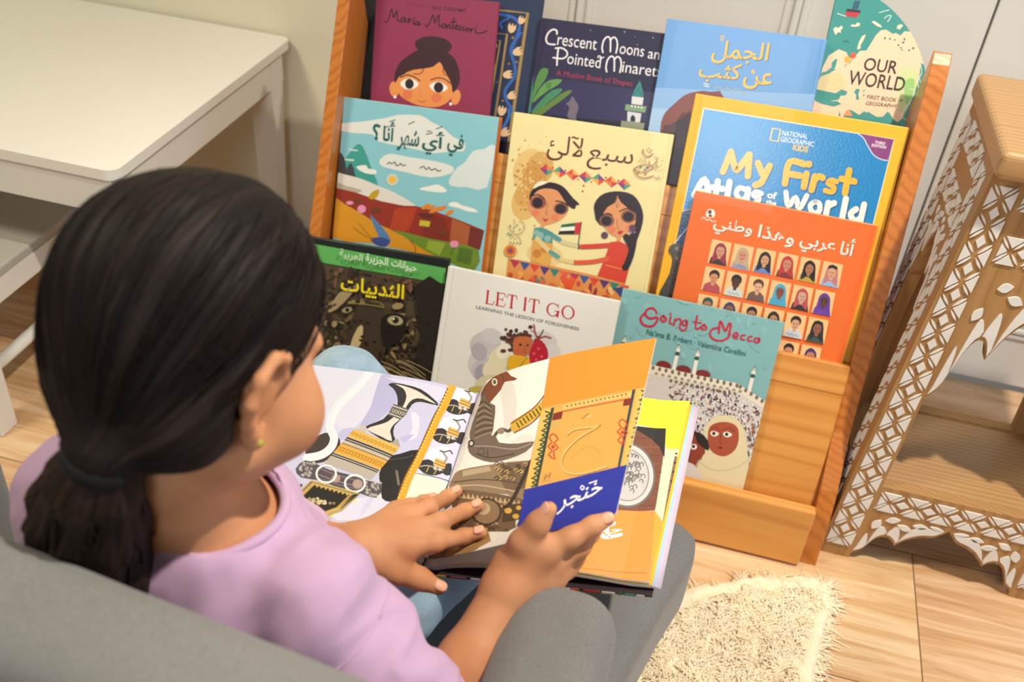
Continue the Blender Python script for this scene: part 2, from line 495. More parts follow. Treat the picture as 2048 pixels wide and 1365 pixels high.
def carved_panel(name, org, U, N, width, stile, parent, taper=0.0, lean=0.0, arch=.35):
    """frame panel: stiles, top rail with scalloped apron, bottom rail with scalloped skirt. org = bottom-left, U across, N outward"""
    U = np.array(U, float); N = np.array(N, float); Zv = np.array([0, 0, 1.0])
    sh = lambda x, z: org+U*(x+taper*(z/TZ)*(1-2*x/width))+Zv*z-N*lean*(z/TZ)
    outer = [(0, 0), (stile*1.0, 0)]
    half = scallop(width/2-stile, .012, .105)
    sk = [(stile+x, z) for x, z in half]
    outer += sk+[(width-x, z) for x, z in reversed(sk)][1:]
    outer += [(width-stile, 0), (width, 0), (width, TZ), (0, TZ)]
    ap = scallop(width/2-stile, TZ-arch, TZ-.14)
    hole = [(stile, .163), (stile, TZ-arch)]+[(stile+x, z) for x, z in ap[1:]]
    hole += [(width-x, z) for x, z in reversed(hole[1:])]
    hole += [(width-stile, .163)]
    b = MB(); b.prism([sh(x, z) for x, z in outer], -N, .02, 0, [[sh(x, z) for x, z in hole]])
    p = b.build(name, M_mango, parent)
    c = MB()
    def isl(pts, th=.0018):
        c.prism([sh(x, z)+N*.0002 for x, z in pts], N, th)
    def lens(x0, z0, x1, z1, wd):
        d = np.array([x1-x0, z1-z0]); L = np.linalg.norm(d); d = d/L; q = np.array([-d[1], d[0]])
        pts = []
        for k in range(7):
            tt = k/6; pts.append(np.array([x0, z0])+d*L*tt+q*wd*math.sin(math.pi*tt))
        for k in range(5, 0, -1):
            tt = k/6; pts.append(np.array([x0, z0])+d*L*tt-q*wd*math.sin(math.pi*tt))
        isl(pts)
    def lattice(x0, z0, x1, z1, hw):
        """flower-and-diamond band from (x0,z0) to (x1,z1), half width hw"""
        d = np.array([x1-x0, z1-z0]); L = np.linalg.norm(d); d = d/L; q = np.array([-d[1], d[0]])
        n = max(1, round(L/(2.05*hw))); s = L/n
        at = lambda k, a, w: tuple(np.array([x0, z0])+d*(k*s+s/2+a)+q*w)
        for k in range(n):
            h = s/2
            for sa in (-1, 1):
                for sw in (-1, 1):
                    a = at(k, sa*h*.16, sw*hw*.16); e = at(k, sa*h*.88, sw*hw*.88)
                    lens(*a, *e, hw*.085)
            for sw in (-1, 1):
                isl([at(k, 0, sw*hw*.26), at(k, -h*.66, sw*hw*.98), at(k, h*.66, sw*hw*.98)])
            if k < n-1:
                g = .36*hw
                isl([at(k, h-g*1.35, 0), at(k, h, g), at(k, h+g*1.35, 0), at(k, h, -g)])
            for sa in ((-1,) if k == 0 else ())+((1,) if k == n-1 else ()):
                isl([at(k, sa*h*.24, 0), at(k, sa*h*.8, hw*.5), at(k, sa*h*.8, -hw*.5)])
    hw = stile*.40
    lattice(stile*.5, .022, stile*.5, TZ-.012, hw)
    lattice(width-stile*.5, .022, width-stile*.5, TZ-.012, hw)
    lattice(stile*1.0, .135, width-stile*1.0, .135, .0195)
    lattice(stile*1.0, TZ-.10, width-stile*1.0, TZ-.10, .020)
    lattice(stile*1.0, TZ-.026, width-stile*1.0, TZ-.026, .019)
    # leafy scrolls that follow the scalloped edges
    for mir in (0, 1):
        mx = (lambda x: width-x) if mir else (lambda x: x)
        for (edge, ztop, sgn) in ((sk, .111, 1), ([(stile+x, z) for x, z in ap], TZ-.122, 1)):
            W2 = width/2-stile
            n = len(edge)
            lo_ = [(x, z+.0075) for x, z in edge]
            hgt = lambda i: (ztop-lo_[i][1])
            for (i0, i1) in ((1, 9), (10, 19), (20, 27), (28, n-3)):
                seg = lo_[i0:i1+1]
                if len(seg) < 2: continue
                xm = (seg[0][0]+seg[-1][0])/2; zt = [min(ztop, z+.003+(.006+.33*max(0, ztop-z))*math.sin(math.pi*(j+.5)/len(seg))) for j, (x, z) in enumerate(seg)]
                poly = [(mx(x), z) for x, z in seg]+[(mx(seg[j][0]+.002), zt[j]) for j in range(len(seg)-1, -1, -1)]
                isl(poly)
            # teardrop leaves above
            for (fx, fz, L, ang) in ((.10, .55, .32, 1.2), (.22, .72, .3, .35), (.38, .62, .34, -.25), (.56, .72, .3, .1), (.76, .8, .3, -.15)):
                bx = stile+fx*W2
                zi = np.interp(bx, [p_[0] for p_ in lo_], [p_[1] for p_ in lo_])
                bz = zi+(ztop-zi)*fz; ln = L*(W2)*.6
                if ztop-zi < .02: continue
                ln = min(ln, (ztop-zi)*.9 if abs(math.sin(ang)) > .7 else ln)
                lens(mx(bx), bz, mx(bx+ln*math.cos(ang)), min(bz+ln*math.sin(ang), ztop), min(.007, (ztop-zi)*.12))
    c.build('white_inlay', M_chalk, p)
    return p
Wd = TX1-TX0
pf = carved_panel('front_panel', np.array([TX0, TYF, 0]), (1, 0, 0), (0, -1, 0), Wd, .050, ct, .033)
carved_panel('side_panel', np.array([TX0+.0005, TYB-.001, 0]), (0, -1, 0), (-1, 0, 0), TYB-TYF-.022, .046, ct, 0, .033, .26)
carved_panel('side_panel', np.array([TX1-.0005, TYF+.021, 0]), (0, 1, 0), (1, 0, 0), TYB-TYF-.022, .046, ct, 0, .033, .47)
carved_panel('back_panel', np.array([TX1-.021, TYB, 0]), (-1, 0, 0), (0, 1, 0), Wd-.042, .046, ct, .033)
b = MB(); b.box((TX0+.02, TYF+.018, .142), (TX1-.02, TYB-.018, .160)); b.build('lower_shelf', M_mangotop, ct)
b = MB(); b.box((TX0+.028, TYF-.026, TZ), (TX1+.004, TYB+.015, TZ+.036), bev=.009, seg=4); b.build('tabletop', M_mangotop, ct)

# ================================================================== SHEEPSKIN RUG
rug_px = [(1340, 1190), (1395, 1168), (1480, 1153), (1560, 1148), (1622, 1148), (1660, 1166), (1671, 1205), (1655, 1240), (1640, 1300), (1628, 1365)]
R0 = [tuple(at_z(x, y, .022)[:2]) for x, y in rug_px]+[(.285, .80), (.25, .66), (.15, .60), (.06, .61), (.03, .70), (.025, .85), (.03, .98)]
def inside_sd(P2, poly):
    P2 = np.asarray(P2); d = np.full(len(P2), 9.0); c = np.zeros(len(P2), bool)
    A = np.array(poly)
    for i in range(len(A)):
        a, e = A[i], A[(i+1) % len(A)]
        ab = e-a; t_ = np.clip(((P2-a)@ab)/(ab@ab), 0, 1)
        d = np.minimum(d, np.linalg.norm(P2-a-t_[:, None]*ab, axis=1))
        cr = (a[1] > P2[:, 1]) != (e[1] > P2[:, 1])
        with np.errstate(divide='ignore', invalid='ignore'):
            c ^= cr & (P2[:, 0] < (e[0]-a[0])*(P2[:, 1]-a[1])/(e[1]-a[1])+a[0])
    return np.where(c, -d, d)
M_wool = plain('cream_sheepskin_wool', '#f7e6c4', .9, .04, 60)
M_wool.node_tree.nodes['Principled BSDF'].inputs['Sheen Weight'].default_value = .3
def rug_sd(P):
    q = np.maximum(inside_sd(P[:, :2], R0)+.012, 0)
    hgt = .020+.004*vnoise(P*45)
    return np.sqrt(q*q+np.maximum(np.abs(P[:, 2]-.002)-hgt+.012, 0)**2)-.012
rug = empty('sheepskin_rug', (.1, .9, 0), 'fluffy cream sheepskin rug on the wooden floor beside the armchair', 'rug')
def rug_post(V, Q):
    z = V[:, 2] > .012
    V[z, 2] += .0035*vnoise(V[z]*110, 3)+.003*vnoise(V[z]*220, 5)
    V[:, 2] = np.maximum(V[:, 2], .001)
    return V
nets_obj('hide', rug_sd, (-.16, .56, -.03), (.36, 1.17, .05), .005, M_wool, rug, 1, rug_post)
bb = MB()
vs = []; fs = []
A = np.array(R0)
cnt = 0
while cnt < 12000:
    p = RNG.uniform((-.14, .58), (.34, 1.15))
    d = inside_sd(p[None], R0)[0]
    if d > .002: continue
    if d < -.035 and RNG.random() < .25: continue
    cnt += 1
    edge = max(0, 1+d/.03)
    ctr = A.mean(0); out = (p-ctr)/np.linalg.norm(p-ctr)
    hh = .024*(1-.5*edge)
    clump = float(vnoise(np.array([[p[0]*60, p[1]*60, 1.0]]), 9)[0])*3.1+RNG.normal()*.5
    dx = np.array([math.cos(clump), math.sin(clump)])*(.5+.3*RNG.random())+out*edge*.7
    ln = .012+.010*RNG.random()+.005*edge
    base = np.array([p[0], p[1], hh-.004])
    w = .0011+.0008*RNG.random()
    side = np.array([-dx[1], dx[0], 0])/(np.linalg.norm(dx)+1e-9)*w
    k0 = len(vs)
    curl = RNG.normal()*.6
    for k in range(4):
        t_ = k/3
        c_ = base+np.array([dx[0]*ln*t_-dx[1]*curl*ln*t_*t_, dx[1]*ln*t_+dx[0]*curl*ln*t_*t_, .008*math.sin(t_*2.4)*(1-.6*edge)-.010*edge*t_])
        c_[2] = max(c_[2], .002)
        ww = side*(1-.75*t_)
        vs += [c_-ww, c_+ww+np.array([0, 0, .0004])]
    fs += [(k0+2*k, k0+2*k+1, k0+2*k+3, k0+2*k+2) for k in range(3)]
bb.raw(vs, fs)
o = bb.build('wool_pile', M_wool, rug, True, recalc=False)
o['kind'] = 'stuff'

# ================================================================== GREY ARMCHAIR
def m_fabric(name, c1, c2, sc=900):
    m = NT(name)
    v = m.coords()
    w1 = m.n('TexNoise', ins={'Vector': m.coords((1, 1, 1), (.2, .3, .75)), 'Scale': 2200.0, 'Detail': 1.0})
    nz = m.noise(v, 1100, 2)
    big = m.noise(v, 14, 3)
    c = m.mix(.6, m.ramp(w1.outputs[0], [(.35, c2), (.65, c1)]), m.ramp(nz.outputs[0], [(.35, c2), (.65, c1)]))
    c = m.mix(.15, c, big.outputs[0], 'SOFT_LIGHT')
    m.set(Base_Color=c, Roughness=.9)
    m.b.inputs['Sheen Weight'].default_value = .15
    m.bump(nz.outputs[0], .25, .0004)
    return m.mat
M_fab = m_fabric('grey_woven_upholstery', '#878682', '#5f5f5d')
ch = empty('armchair', (-.27, .62, 0), 'grey upholstered child armchair the reading girl sits in', 'armchair')
seat_pl = [(.0, .42), (.022, .65), (.055, .78), (.080, .862), (.078, .893), (.05, .912), (-.25, .918), (-.60, .912), (-.64, .89), (-.64, .6), (-.63, .42)]
def seat_sd(P):
    q = inside_sd(P[:, :2], seat_pl)+.025
    w = np.abs(P[:, 2]-.235)-.065+.025
    return np.minimum(np.maximum(q, w), 0)+np.sqrt(np.maximum(q, 0)**2+np.maximum(w, 0)**2)-.025
nets_obj('seat', seat_sd, (-.70, .38, .14), (.14, .96, .33), .008, M_fab, ch, 2)
def rotz(a):
    c, s_ = math.cos(a), math.sin(a); return np.array([[c, -s_, 0], [s_, c, 0], [0, 0, 1]])
def rotx(a):
    c, s_ = math.cos(a), math.sin(a); return np.array([[1, 0, 0], [0, c, -s_], [0, s_, c]])
RB = rotz(-.108)@rotx(.10)
bl = Blob().box((-.33, .343, .386), (.365, .046, .298), .032, .01, RB)
nets_obj('backrest', bl, (-.76, .18, .06), (.12, .53, .76), .009, M_fab, ch, 2)
for nm, x0, x1 in (('armrest', -.098, .006), ('armrest', -.71, -.62)):
    bl = Blob().box(((x0+x1)/2, .46, .36), ((x1-x0)/2, .142, .142), .036, .01)
    nets_obj(nm, bl, (x0-.03, .26, .17), (x1+.03, .68, .55), .007, M_fab, ch, 2)
M_leg = plain('dark_chair_leg_wood', '#4c3524', .5)
for (lx, ly) in ((-.02, .82), (-.58, .84), (-.05, .40), (-.58, .42)):
    b = MB(); b.tube([(lx, ly, 0), (lx, ly, .175)], [.013, .019], 12); b.build('leg', M_leg, ch, True)

# ================================================================== BOOKSHELF
M_pine = pine('orange_pine_board', '#e2a254', '#d89446', '#c27a32', 0, 1.0)
M_pineside = pine('orange_pine_side', '#cb7c33', '#c0722b', '#a55d1f', 2, 2.2)  # darkened pine: the weaker light on the left side is put into the colour
LEAN = .41
NL = np.array([0, 1, -LEAN]); NLn = NL/np.linalg.norm(NL)
DN = np.array([0, -LEAN, -1.0]); DN = DN/np.linalg.norm(DN)      # down along the leaning boards
SX0, SX1 = -.606, .266
shelf = empty('display_bookshelf', (-.17, 1.3, 0), 'orange pine display bookshelf with three slanted tiers of picture books', 'bookshelf')
def yof(d, z): return d+LEAN*z
def side_board(name, xa, xb):
    prof = [(1.172, 0), (1.19, .085), (1.208, .13), (yof(1.184, .2), .2), (yof(1.190, .69), .69), (yof(1.194, .715), .715), (yof(1.202, .728), .728), (yof(1.205, .728), .728), (yof(1.225, .70), .70),
            (yof(1.30, .60), .60), (yof(1.335, .4), .4), (1.50, .2), (1.52, 0)]
    bm_ = MB(); bm_.prism([(xa, y, z) for y, z in prof], (1, 0, 0), xb-xa)
    o_ = bm_.build(name, M_pineside, shelf)
    md_ = o_.modifiers.new('round', 'BEVEL'); md_.width = .008; md_.segments = 4; md_.limit_method = 'ANGLE'; md_.angle_limit = math.radians(40)
    return o_
side_board('side_board', SX1, SX1+.026)
side_board('side_board', SX0-.020, SX0)
def slant_board(name, d, ztop, zbot, th=.014, x0=SX0, x1=SX1, mat=None):
    top = np.array([0, yof(d, ztop), ztop]); L = (ztop-zbot)/abs(DN[2])
    c = top+DN*L/2+NLn*th/2; c[0] = (x0+x1)/2
    R = np.stack([np.array([1.0, 0, 0]), NLn, -DN], 1)
    bm_ = MB(); bm_.frame(c, R, ((x1-x0)/2, th/2, L/2), bev=.003)
    return bm_.build(name, mat or M_pine, shelf)
D1, D2, D3 = 1.178, 1.240, 1.320
Z1 = float(at_plane(1703, 734, NL, D1)[2]); Z2 = float(at_plane(1778, 455, NL, D2)[2])
slant_board('tier_board', D1, Z1-.006, .02)
slant_board('tier_board', D2, Z2-.006, Z1-.20)
slant_board('tier_board', D3, Z2+.13, Z2-.20)
for dd, zz in ((D1, Z1), (D2, Z2)):
    o = slant_board('top_rail', dd-.0016, zz+.0005, zz-.044, .016)
b = MB(); b.hexa([(SX0-.018, 1.158, .004), (SX1-.002, 1.158, .004), (SX1-.002, 1.174, .004), (SX0-.018, 1.174, .004),
                  (SX0-.018, 1.166, .116), (SX1-.002, 1.166, .116), (SX1-.002, 1.184, .116), (SX0-.018, 1.184, .116)])
o = b.build('front_lip', M_pine, shelf)
md = o.modifiers.new('round', 'BEVEL'); md.width = .005; md.segments = 3
for (dd, zz, wd) in ((D1, .045, .021), (D2, Z1-.063, .044), (D3, Z2-.063, .062)):    # the ledges the books stand on
    b = MB(); y1 = yof(dd, zz); b.box((SX0, y1-wd, zz-.010), (SX1, y1-.001, zz)); b.build('book_ledge', M_pine, shelf)

# ================================================================== PRINTED ART ON COVERS AND PAGES
def print_mat(name, rough=.38, coat=.12, tex=0.0):
    m = NT(name)
    a = m.n('Attribute', attribute_name='Col')
    nz = m.noise(m.coords(), 240, 3)
    c = m.mix(.06, a.outputs['Color'], nz.outputs[0], 'SOFT_LIGHT')
    m.set(Base_Color=c, Roughness=rough)
    m.b.inputs['Coat Weight'].default_value = coat
    m.b.inputs['Coat Roughness'].default_value = .15
    if tex: m.bump(m.noise(m.coords(), 330, 2).outputs[0], tex, .0012)
    return m.mat
M_print = print_mat('printed_cover')
M_printgloss = print_mat('printed_glossy_cover', .22, .35, .16)
M_printpage = print_mat('printed_page', .45, .08)
M_paper = plain('page_edge_paper', '#e2dccb', .8, .04, 90)

AR = {}
for c_ in range(0xFE80, 0xFEFD):
    d_ = unicodedata.decomposition(chr(c_)).split()
    if len(d_) >= 2: AR[(d_[0], ''.join(chr(int(k, 16)) for k in d_[1:]))] = chr(c_)
def shape_ar(s):
    """join Arabic letters into their contextual forms, in visual order"""
    dual = lambda ch: ('<initial>', ch) in AR
    tk = []; i = 0
    while i < len(s):
        if s[i] == 'ل' and ('<isolated>', s[i:i+2]) in AR: tk.append(s[i:i+2]); i += 2
        else: tk.append(s[i]); i += 1
    out = []
    for i, t_ in enumerate(tk):
        if ('<isolated>', t_) not in AR: out.append(t_); continue
        pv = i > 0 and dual(tk[i-1]); nx = i+1 < len(tk) and ('<final>', tk[i+1]) in AR and dual(t_)
        out.append(AR.get(('<medial>' if pv and nx else '<final>' if pv else '<initial>' if nx else '<isolated>', t_), t_))
    return ''.join(reversed(out))
_glyph = {}
def glyphs(s, off=0.0):
    k = (s, off)
    if k not in _glyph:
        cu = bpy.data.curves.new('lettering', 'FONT'); cu.body = s; cu.offset = off; cu.resolution_u = 3
        o_ = bpy.data.objects.new('lettering', cu); COL.objects.link(o_)
        bpy.context.view_layer.update()
        me = o_.evaluated_get(bpy.context.evaluated_depsgraph_get()).to_mesh()
        V = np.array([v.co[:2] for v in me.vertices]); F = [tuple(p.vertices) for p in me.polygons]
        o_.evaluated_get(bpy.context.evaluated_depsgraph_get()).to_mesh_clear()
        bpy.data.objects.remove(o_); bpy.data.curves.remove(cu)
        V = (V-V.min(0))/(V.max(0)-V.min(0))
        _glyph[k] = (V, F)
    return _glyph[k]

def smooth_path(p, n=5, closed=False):
    p = [np.array(q, float) for q in p]
    if len(p) < 3: return p
    out = []; N = len(p)
    for i in range(N if closed else N-1):
        a, b, c, d = (p[(i+k) % N] if closed else p[min(max(i+k, 0), N-1)] for k in (-1, 0, 1, 2))
        for j in range(n):
            t_ = j/n
            out.append(.5*((2*b)+(c-a)*t_+(2*a-5*b+4*c-d)*t_**2+(3*b-a-3*c+d)*t_**3))
    if not closed: out.append(p[-1])
    return out

def clip_half(poly, ax, val, keep_less):
    out = []
    for i in range(len(poly)):
        a, b = poly[i], poly[(i+1) % len(poly)]
        ia = (a[ax] <= val) == keep_less; ib = (b[ax] <= val) == keep_less
        if ia: out.append(a)
        if ia != ib:
            t_ = (val-a[ax])/(b[ax]-a[ax]+1e-15)
            out.append(a+(b-a)*t_)
    return out

class Art:
    """flat colour shapes printed on a surface. to_uv: photo pixel -> surface coords; to3: surface coords + lift -> point"""
    def __init__(s, to_uv, to3, u1, v1, cells=(1, 1), eps=1.6e-5):
        s.to_uv, s.to3, s.u1, s.v1, s.cells, s.eps = to_uv, to3, u1, v1, cells, eps
        s.V = []; s.F = []; s.C = []; s.layer = 1; s.inc = 0.0; s.T = (0, 0, 1); s.clipfn = None
    def z(s, x, y, k): s.T = (x, y, k); return s
    def px(s, p): return (s.T[0]+p[0]/s.T[2], s.T[1]+p[1]/s.T[2])
    def emit(s, uv, faces, col):
        b = len(s.V)
        s.V += [s.to3(u, v, s.layer*s.eps) for u, v in uv]
        s.F += [tuple(i+b for i in f) for f in faces]
        s.C += [lin(col) if isinstance(col, str) else col]*len(faces)
    def polyuv(s, uv, col):
        s.layer += s.inc
        P = [np.array(q, float) for q in uv]
        for ax, val, less in ((0, 0, False), (0, s.u1, True), (1, 0, False), (1, s.v1, True)):
            P = clip_half(P, ax, val, less)
            if len(P) < 3: return
        nu, nv = s.cells
        us = [q[0] for q in P]; vs_ = [q[1] for q in P]
        for i in range(nu):
            a, b = s.u1*i/nu, s.u1*(i+1)/nu
            if b < min(us) or a > max(us): continue
            Q = P
            if nu > 1: Q = clip_half(clip_half(Q, 0, a, False), 0, b, True)
            if len(Q) < 3: continue
            for j in range(nv):
                c, d = s.v1*j/nv, s.v1*(j+1)/nv
                if d < min(vs_) or c > max(vs_): continue
                K = Q
                if nv > 1: K = clip_half(clip_half(K, 1, c, False), 1, d, True)
                K = [q for n_, q in enumerate(K) if np.abs(q-K[n_-1]).max() > 1e-7]
                if len(K) < 3: continue
                parts = [K]
                if nu > 1:      # split along the cell diagonal so every printed facet is exactly flat
                    g = lambda q: (q[0]/s.u1*nu-i)+(q[1]/s.v1*nv-j)-1
                    parts = []
                    for sg in (1, -1):
                        M = [np.append(q, sg*g(q)) for q in K]
                        M = [q[:2] for q in clip_half(M, 2, 0, True)]
                        parts.append([q for n_, q in enumerate(M) if np.abs(q-M[n_-1]).max() > 1e-7])
                for K in parts:
                    if len(K) < 3: continue
                    tr = tessellate_polygon([[Vector((q[0], q[1], 0)) for q in K]])
                    if tr: s.emit(K, [tuple(t_) for t_ in tr], col)
    def poly(s, pts, col, sm=0):
        if sm: pts = smooth_path(pts, sm, True)
        s.polyuv([s.to_uv(*s.px(p)) for p in pts], col); s.layer += 1
        return s
    def ell(s, x, y, rx, ry, col, rot=0.0, n=20, keep=False):
        c, d = math.cos(rot), math.sin(rot)
        P = [(x+rx*math.cos(a)*c-ry*math.sin(a)*d, y+rx*math.cos(a)*d+ry*math.sin(a)*c) for a in np.linspace(0, 2*math.pi, n, False)]
        s.polyuv([s.to_uv(*s.px(p)) for p in P], col)
        if not keep: s.layer += 1
        return s
    def dots(s, L, col, n=10):
        s.inc = .05
        for q in L: s.ell(q[0], q[1], q[2], q[2] if len(q) < 4 else q[3], col, n=n, keep=True)
        s.inc = 0.0
        s.layer += 1
        return s
    def stroke(s, pts, w, col, sm=5, closed=False, taper=False):
        p = smooth_path(pts, sm, closed) if sm and len(pts) > 2 else [np.array(q, float) for q in pts]
        N = len(p); L = []; R = []
        for i in range(N):
            a = p[i-1] if (i > 0 or closed) else p[i]; b = p[(i+1) % N] if (i < N-1 or closed) else p[i]
            t_ = b-a; t_ = t_/(np.linalg.norm(t_)+1e-9); q = np.array([-t_[1], t_[0]])
            ww = w*.5*(math.sin(math.pi*min(1, (i+.35)/N*1.0)) if taper else 1)
            L.append(p[i]+q*ww); R.append(p[i]-q*ww)
        for i in range(N if closed else N-1):
            j = (i+1) % N
            s.polyuv([s.to_uv(*s.px(q)) for q in (L[i], L[j], R[j], R[i])], col)
        if not taper and not closed:      # rounded ends that meet the ribbon edge to edge
            for i, j in ((0, 1), (N-1, N-2)):
                t_ = p[i]-p[j]; t_ = t_/(np.linalg.norm(t_)+1e-9); q = np.array([-t_[1], t_[0]])
                s.polyuv([s.to_uv(*s.px(p[i]+w*.5*(q*math.cos(b_)+t_*math.sin(b_)))) for b_ in np.linspace(0, math.pi, 7)], col)
        s.layer += 1
        return s
    def text(s, t_, bl, br, h, col, off=0.0, ar=False, up=None):
        """lettering whose bounding box runs from bl to br (bottom edge) and is h tall (photo units)"""
        V, F = glyphs(shape_ar(t_) if ar else t_, off)
        a = np.array(bl, float); b = np.array(br, float)
        if up is None:
            m = s.px((a+b)/2); u0 = np.array(s.to_uv(*m)); u2 = np.array(s.to_uv(m[0]+.5, m[1])); u3 = np.array(s.to_uv(m[0], m[1]+.5))
            J = np.stack([(u2-u0)/.5, (u3-u0)/.5], 1)
            dpx = np.linalg.solve(J, np.array([0, -1.0])); up = dpx/np.linalg.norm(dpx)
        up = np.array(up, float)
        P = a+V[:, :1]*(b-a)+V[:, 1:]*up*h
        uv = [s.to_uv(*s.px(q)) for q in P]
        ok = [0 <= q[0] <= s.u1 and 0 <= q[1] <= s.v1 for q in uv]
        if s.cells[0] > 1:
            for f in F: s.polyuv([uv[i] for i in f], col)
        else: s.emit(uv, [f for f in F if all(ok[i] for i in f)], col)
        s.layer += 1
        return s
    def mesh_into(s, mb, m):
        b = len(mb.v)
        mb.v += [tuple(map(float, p)) for p in s.V]
        mb.f += [tuple(i+b for i in f) for f in s.F]
        mb.m += [m]*len(s.F)
        return s.C
def paint(o, cols, first, default=(1, 1, 1)):
    """store flat ink colours per face; faces before `first` keep their own material"""
    me = o.data
    at = me.color_attributes.new('Col', 'FLOAT_COLOR', 'CORNER')
    arr = np.ones((len(me.loops), 4), np.float32)
    for k, c in enumerate(cols):
        p = me.polygons[first+k]
        arr[p.loop_start:p.loop_start+p.loop_total, :3] = c
    at.data.foreach_set('color', arr.ravel())

class Book:
    def __init__(s, name, label, tl, tr, d, zbot, thick, col, spine='L', back=None, paper=False, mat=None, group='picture books on the pine bookshelf', wid=None, round_=0.0, edge=None, shape=None):
        s.o3 = at_plane(*tl, NL, d); q = at_plane(*tr, NL, d)
        s.U = q-s.o3; s.w = float(np.linalg.norm(s.U)); s.U = s.U/s.w
        if wid: s.w = wid
        s.N = -NLn
        s.D = np.cross(s.U, s.N); s.D = s.D/np.linalg.norm(s.D)
        if s.D[2] > 0: s.D = -s.D
        s.N = np.cross(s.D, s.U); s.N = s.N if s.N[1] < 0 else -s.N
        s.h = float((s.o3[2]-zbot)/-s.D[2])
        s.d, s.thick, s.col, s.spine, s.paper = d, thick, col, spine, paper
        s.name, s.label, s.group, s.mat, s.back, s.round_, s.shape, s.edge = name, label, group, mat or M_print, back or col, round_, shape, edge
        s.art = Art(s.to_uv, s.to3, s.w, s.h)
    def to_uv(s, x, y):
        p = ray(x, y); n = s.N
        p = CAM+p*(((s.o3-CAM)@n)/(p@n))-s.o3
        return (float(p@s.U), float(p@s.D))
    def to3(s, u, v, l=0.0): return s.o3+s.U*u+s.D*v+s.N*l
    def slab(s, mb, u0, u1, v0, v1, w0, w1, m=0, bev=.0008):
        c = s.to3((u0+u1)/2, (v0+v1)/2, (w0+w1)/2)
        mb.frame(c, np.stack([s.U, s.D, s.N], 1), ((u1-u0)/2, (v1-v0)/2, abs(w1-w0)/2), m, bev, 2)
    def finish(s):
        base = s.to3(s.w/2, s.h, -s.thick)
        root = empty(s.name, tuple(base), s.label, 'book', s.group)
        cb = plain(s.name+'_board', s.col, .4, .015, 30); cb.node_tree.nodes['Principled BSDF'].inputs['Coat Weight'].default_value = .1
        bk = plain(s.name+'_back', s.back, .45, .015, 30)
        t = .0006 if s.paper else .0024
        w, h = s.w, s.h
        mb = MB()
        if s.shape is not None:
            mb.prism([s.to3(u, v, 0) for u, v in s.shape], -s.N, t)
        elif s.paper or s.spine is None:
            s.slab(mb, 0, w, 0, h, -t, 0)
        else:
            g0, g1 = .0055, .0085
            if s.spine == 'L':
                s.slab(mb, 0, g0, 0, h, -t, 0, 0, .0011); s.slab(mb, g1, w, 0, h, -t, 0); s.slab(mb, g0-.001, g1+.001, 0, h, -t, -.0009)
            else:
                s.slab(mb, w-g0, w, 0, h, -t, 0, 0, .0011); s.slab(mb, 0, w-g1, 0, h, -t, 0); s.slab(mb, w-g1-.001, w-g0+.001, 0, h, -t, -.0009)
        nf = len(mb.f)
        cols = s.art.mesh_into(mb, 1)
        o = mb.build('front_cover', [cb, s.mat], root, False, recalc=False)
        bm = bmesh.new(); bm.from_mesh(o.data)
        bm.faces.ensure_lookup_table()
        bmesh.ops.recalc_face_normals(bm, faces=bm.faces[:nf])
        nn = Vector(s.N)
        for f in bm.faces[nf:]:
            f.normal_update()
            if f.normal.dot(nn) < 0: f.normal_flip()
        bm.to_mesh(o.data); bm.free()
        paint(o, cols, nf)
        T = s.thick
        if T > 2*t+.001:
            mb = MB(); mb2 = MB()
            if s.shape is not None:
                cu, cv = np.mean(s.shape, 0)
                ins = [(cu+(u-cu)*.985, cv+(v-cv)*.985) for u, v in s.shape]
                mb.prism([s.to3(u, v, -t) for u, v in ins], -s.N, T-2*t); mb2.prism([s.to3(u, v, -T+t) for u, v in s.shape], -s.N, t)
            else:
                i = 0.0004 if s.paper else .003
                s.slab(mb, i, w-i, i, h-i, -T+t, -t, 0, .0003)
                e = s.edge or 0
                s.slab(mb2, 0, w+e, 0, h, -T, -T+t)
            mb.build('pages', M_paper, root); mb2.build('back_cover', bk, root)
            if s.shape is None and s.spine in ('L', 'R'):
                mb = MB(); a = 0 if s.spine == 'L' else w
                s.slab(mb, a-.0012, a+.0012, 0, h, -T, -.0002, 0, .001); mb.build('spine', bk if s.back != s.col else cb, root)
        return root

LZ1, LZ2, LZ3 = .052, Z1-.056, Z2-.056
BOOKS = []
def newbook(*a, **k):
    b = Book(*a, **k); BOOKS.append(b); return b, b.art

# ---- top tier
b, a = newbook('picture_book', 'plain black book, partly hidden behind the maroon book', (704, -30), (800, -18), 1.306, LZ3, .010, '#0d0d10', spine='L', wid=.2)
b, a = newbook('picture_book', 'dark blue book with gold border and tulip vines beside the maroon book', (850, -34), (1087, -4), 1.288, LZ3, .014, '#263350', spine=None)
a.z(680, 0, 4.2667)
a.poly([(1000, 60), (1600, 112), (1430, 1500), (800, 1500)], '#1b2544')
GO = '#9c8047'
a.stroke([(1100, 60), (1602, 112), (1400, 1500)], 27, GO, 0).stroke([(1100, 268), (1426, 292), (1250, 1500)], 19, GO, 0).stroke([(1100, 330), (1368, 345), (1215, 1300)], 15, GO, 0)
a.poly([(1100, 350), (1355, 360), (1210, 1300), (1000, 1300)], '#171a33')
a.stroke([(1300, 420), (1335, 400), (1330, 370), (1305, 375)], 12, '#b7a27c').stroke([(1255, 900), (1290, 780), (1320, 600), (1300, 480), (1240, 400)], 14, '#a8925c').stroke([(1265, 1010), (1275, 860), (1255, 740)], 14, '#a8925c')
a.stroke([(1350, 120), (1470, 145), (1532, 215), (1500, 330), (1458, 430), (1492, 560), (1485, 660), (1410, 770), (1425, 865), (1462, 930), (1430, 1020), (1370, 1130), (1350, 1260), (1330, 1400)], 26, '#2c5da6')
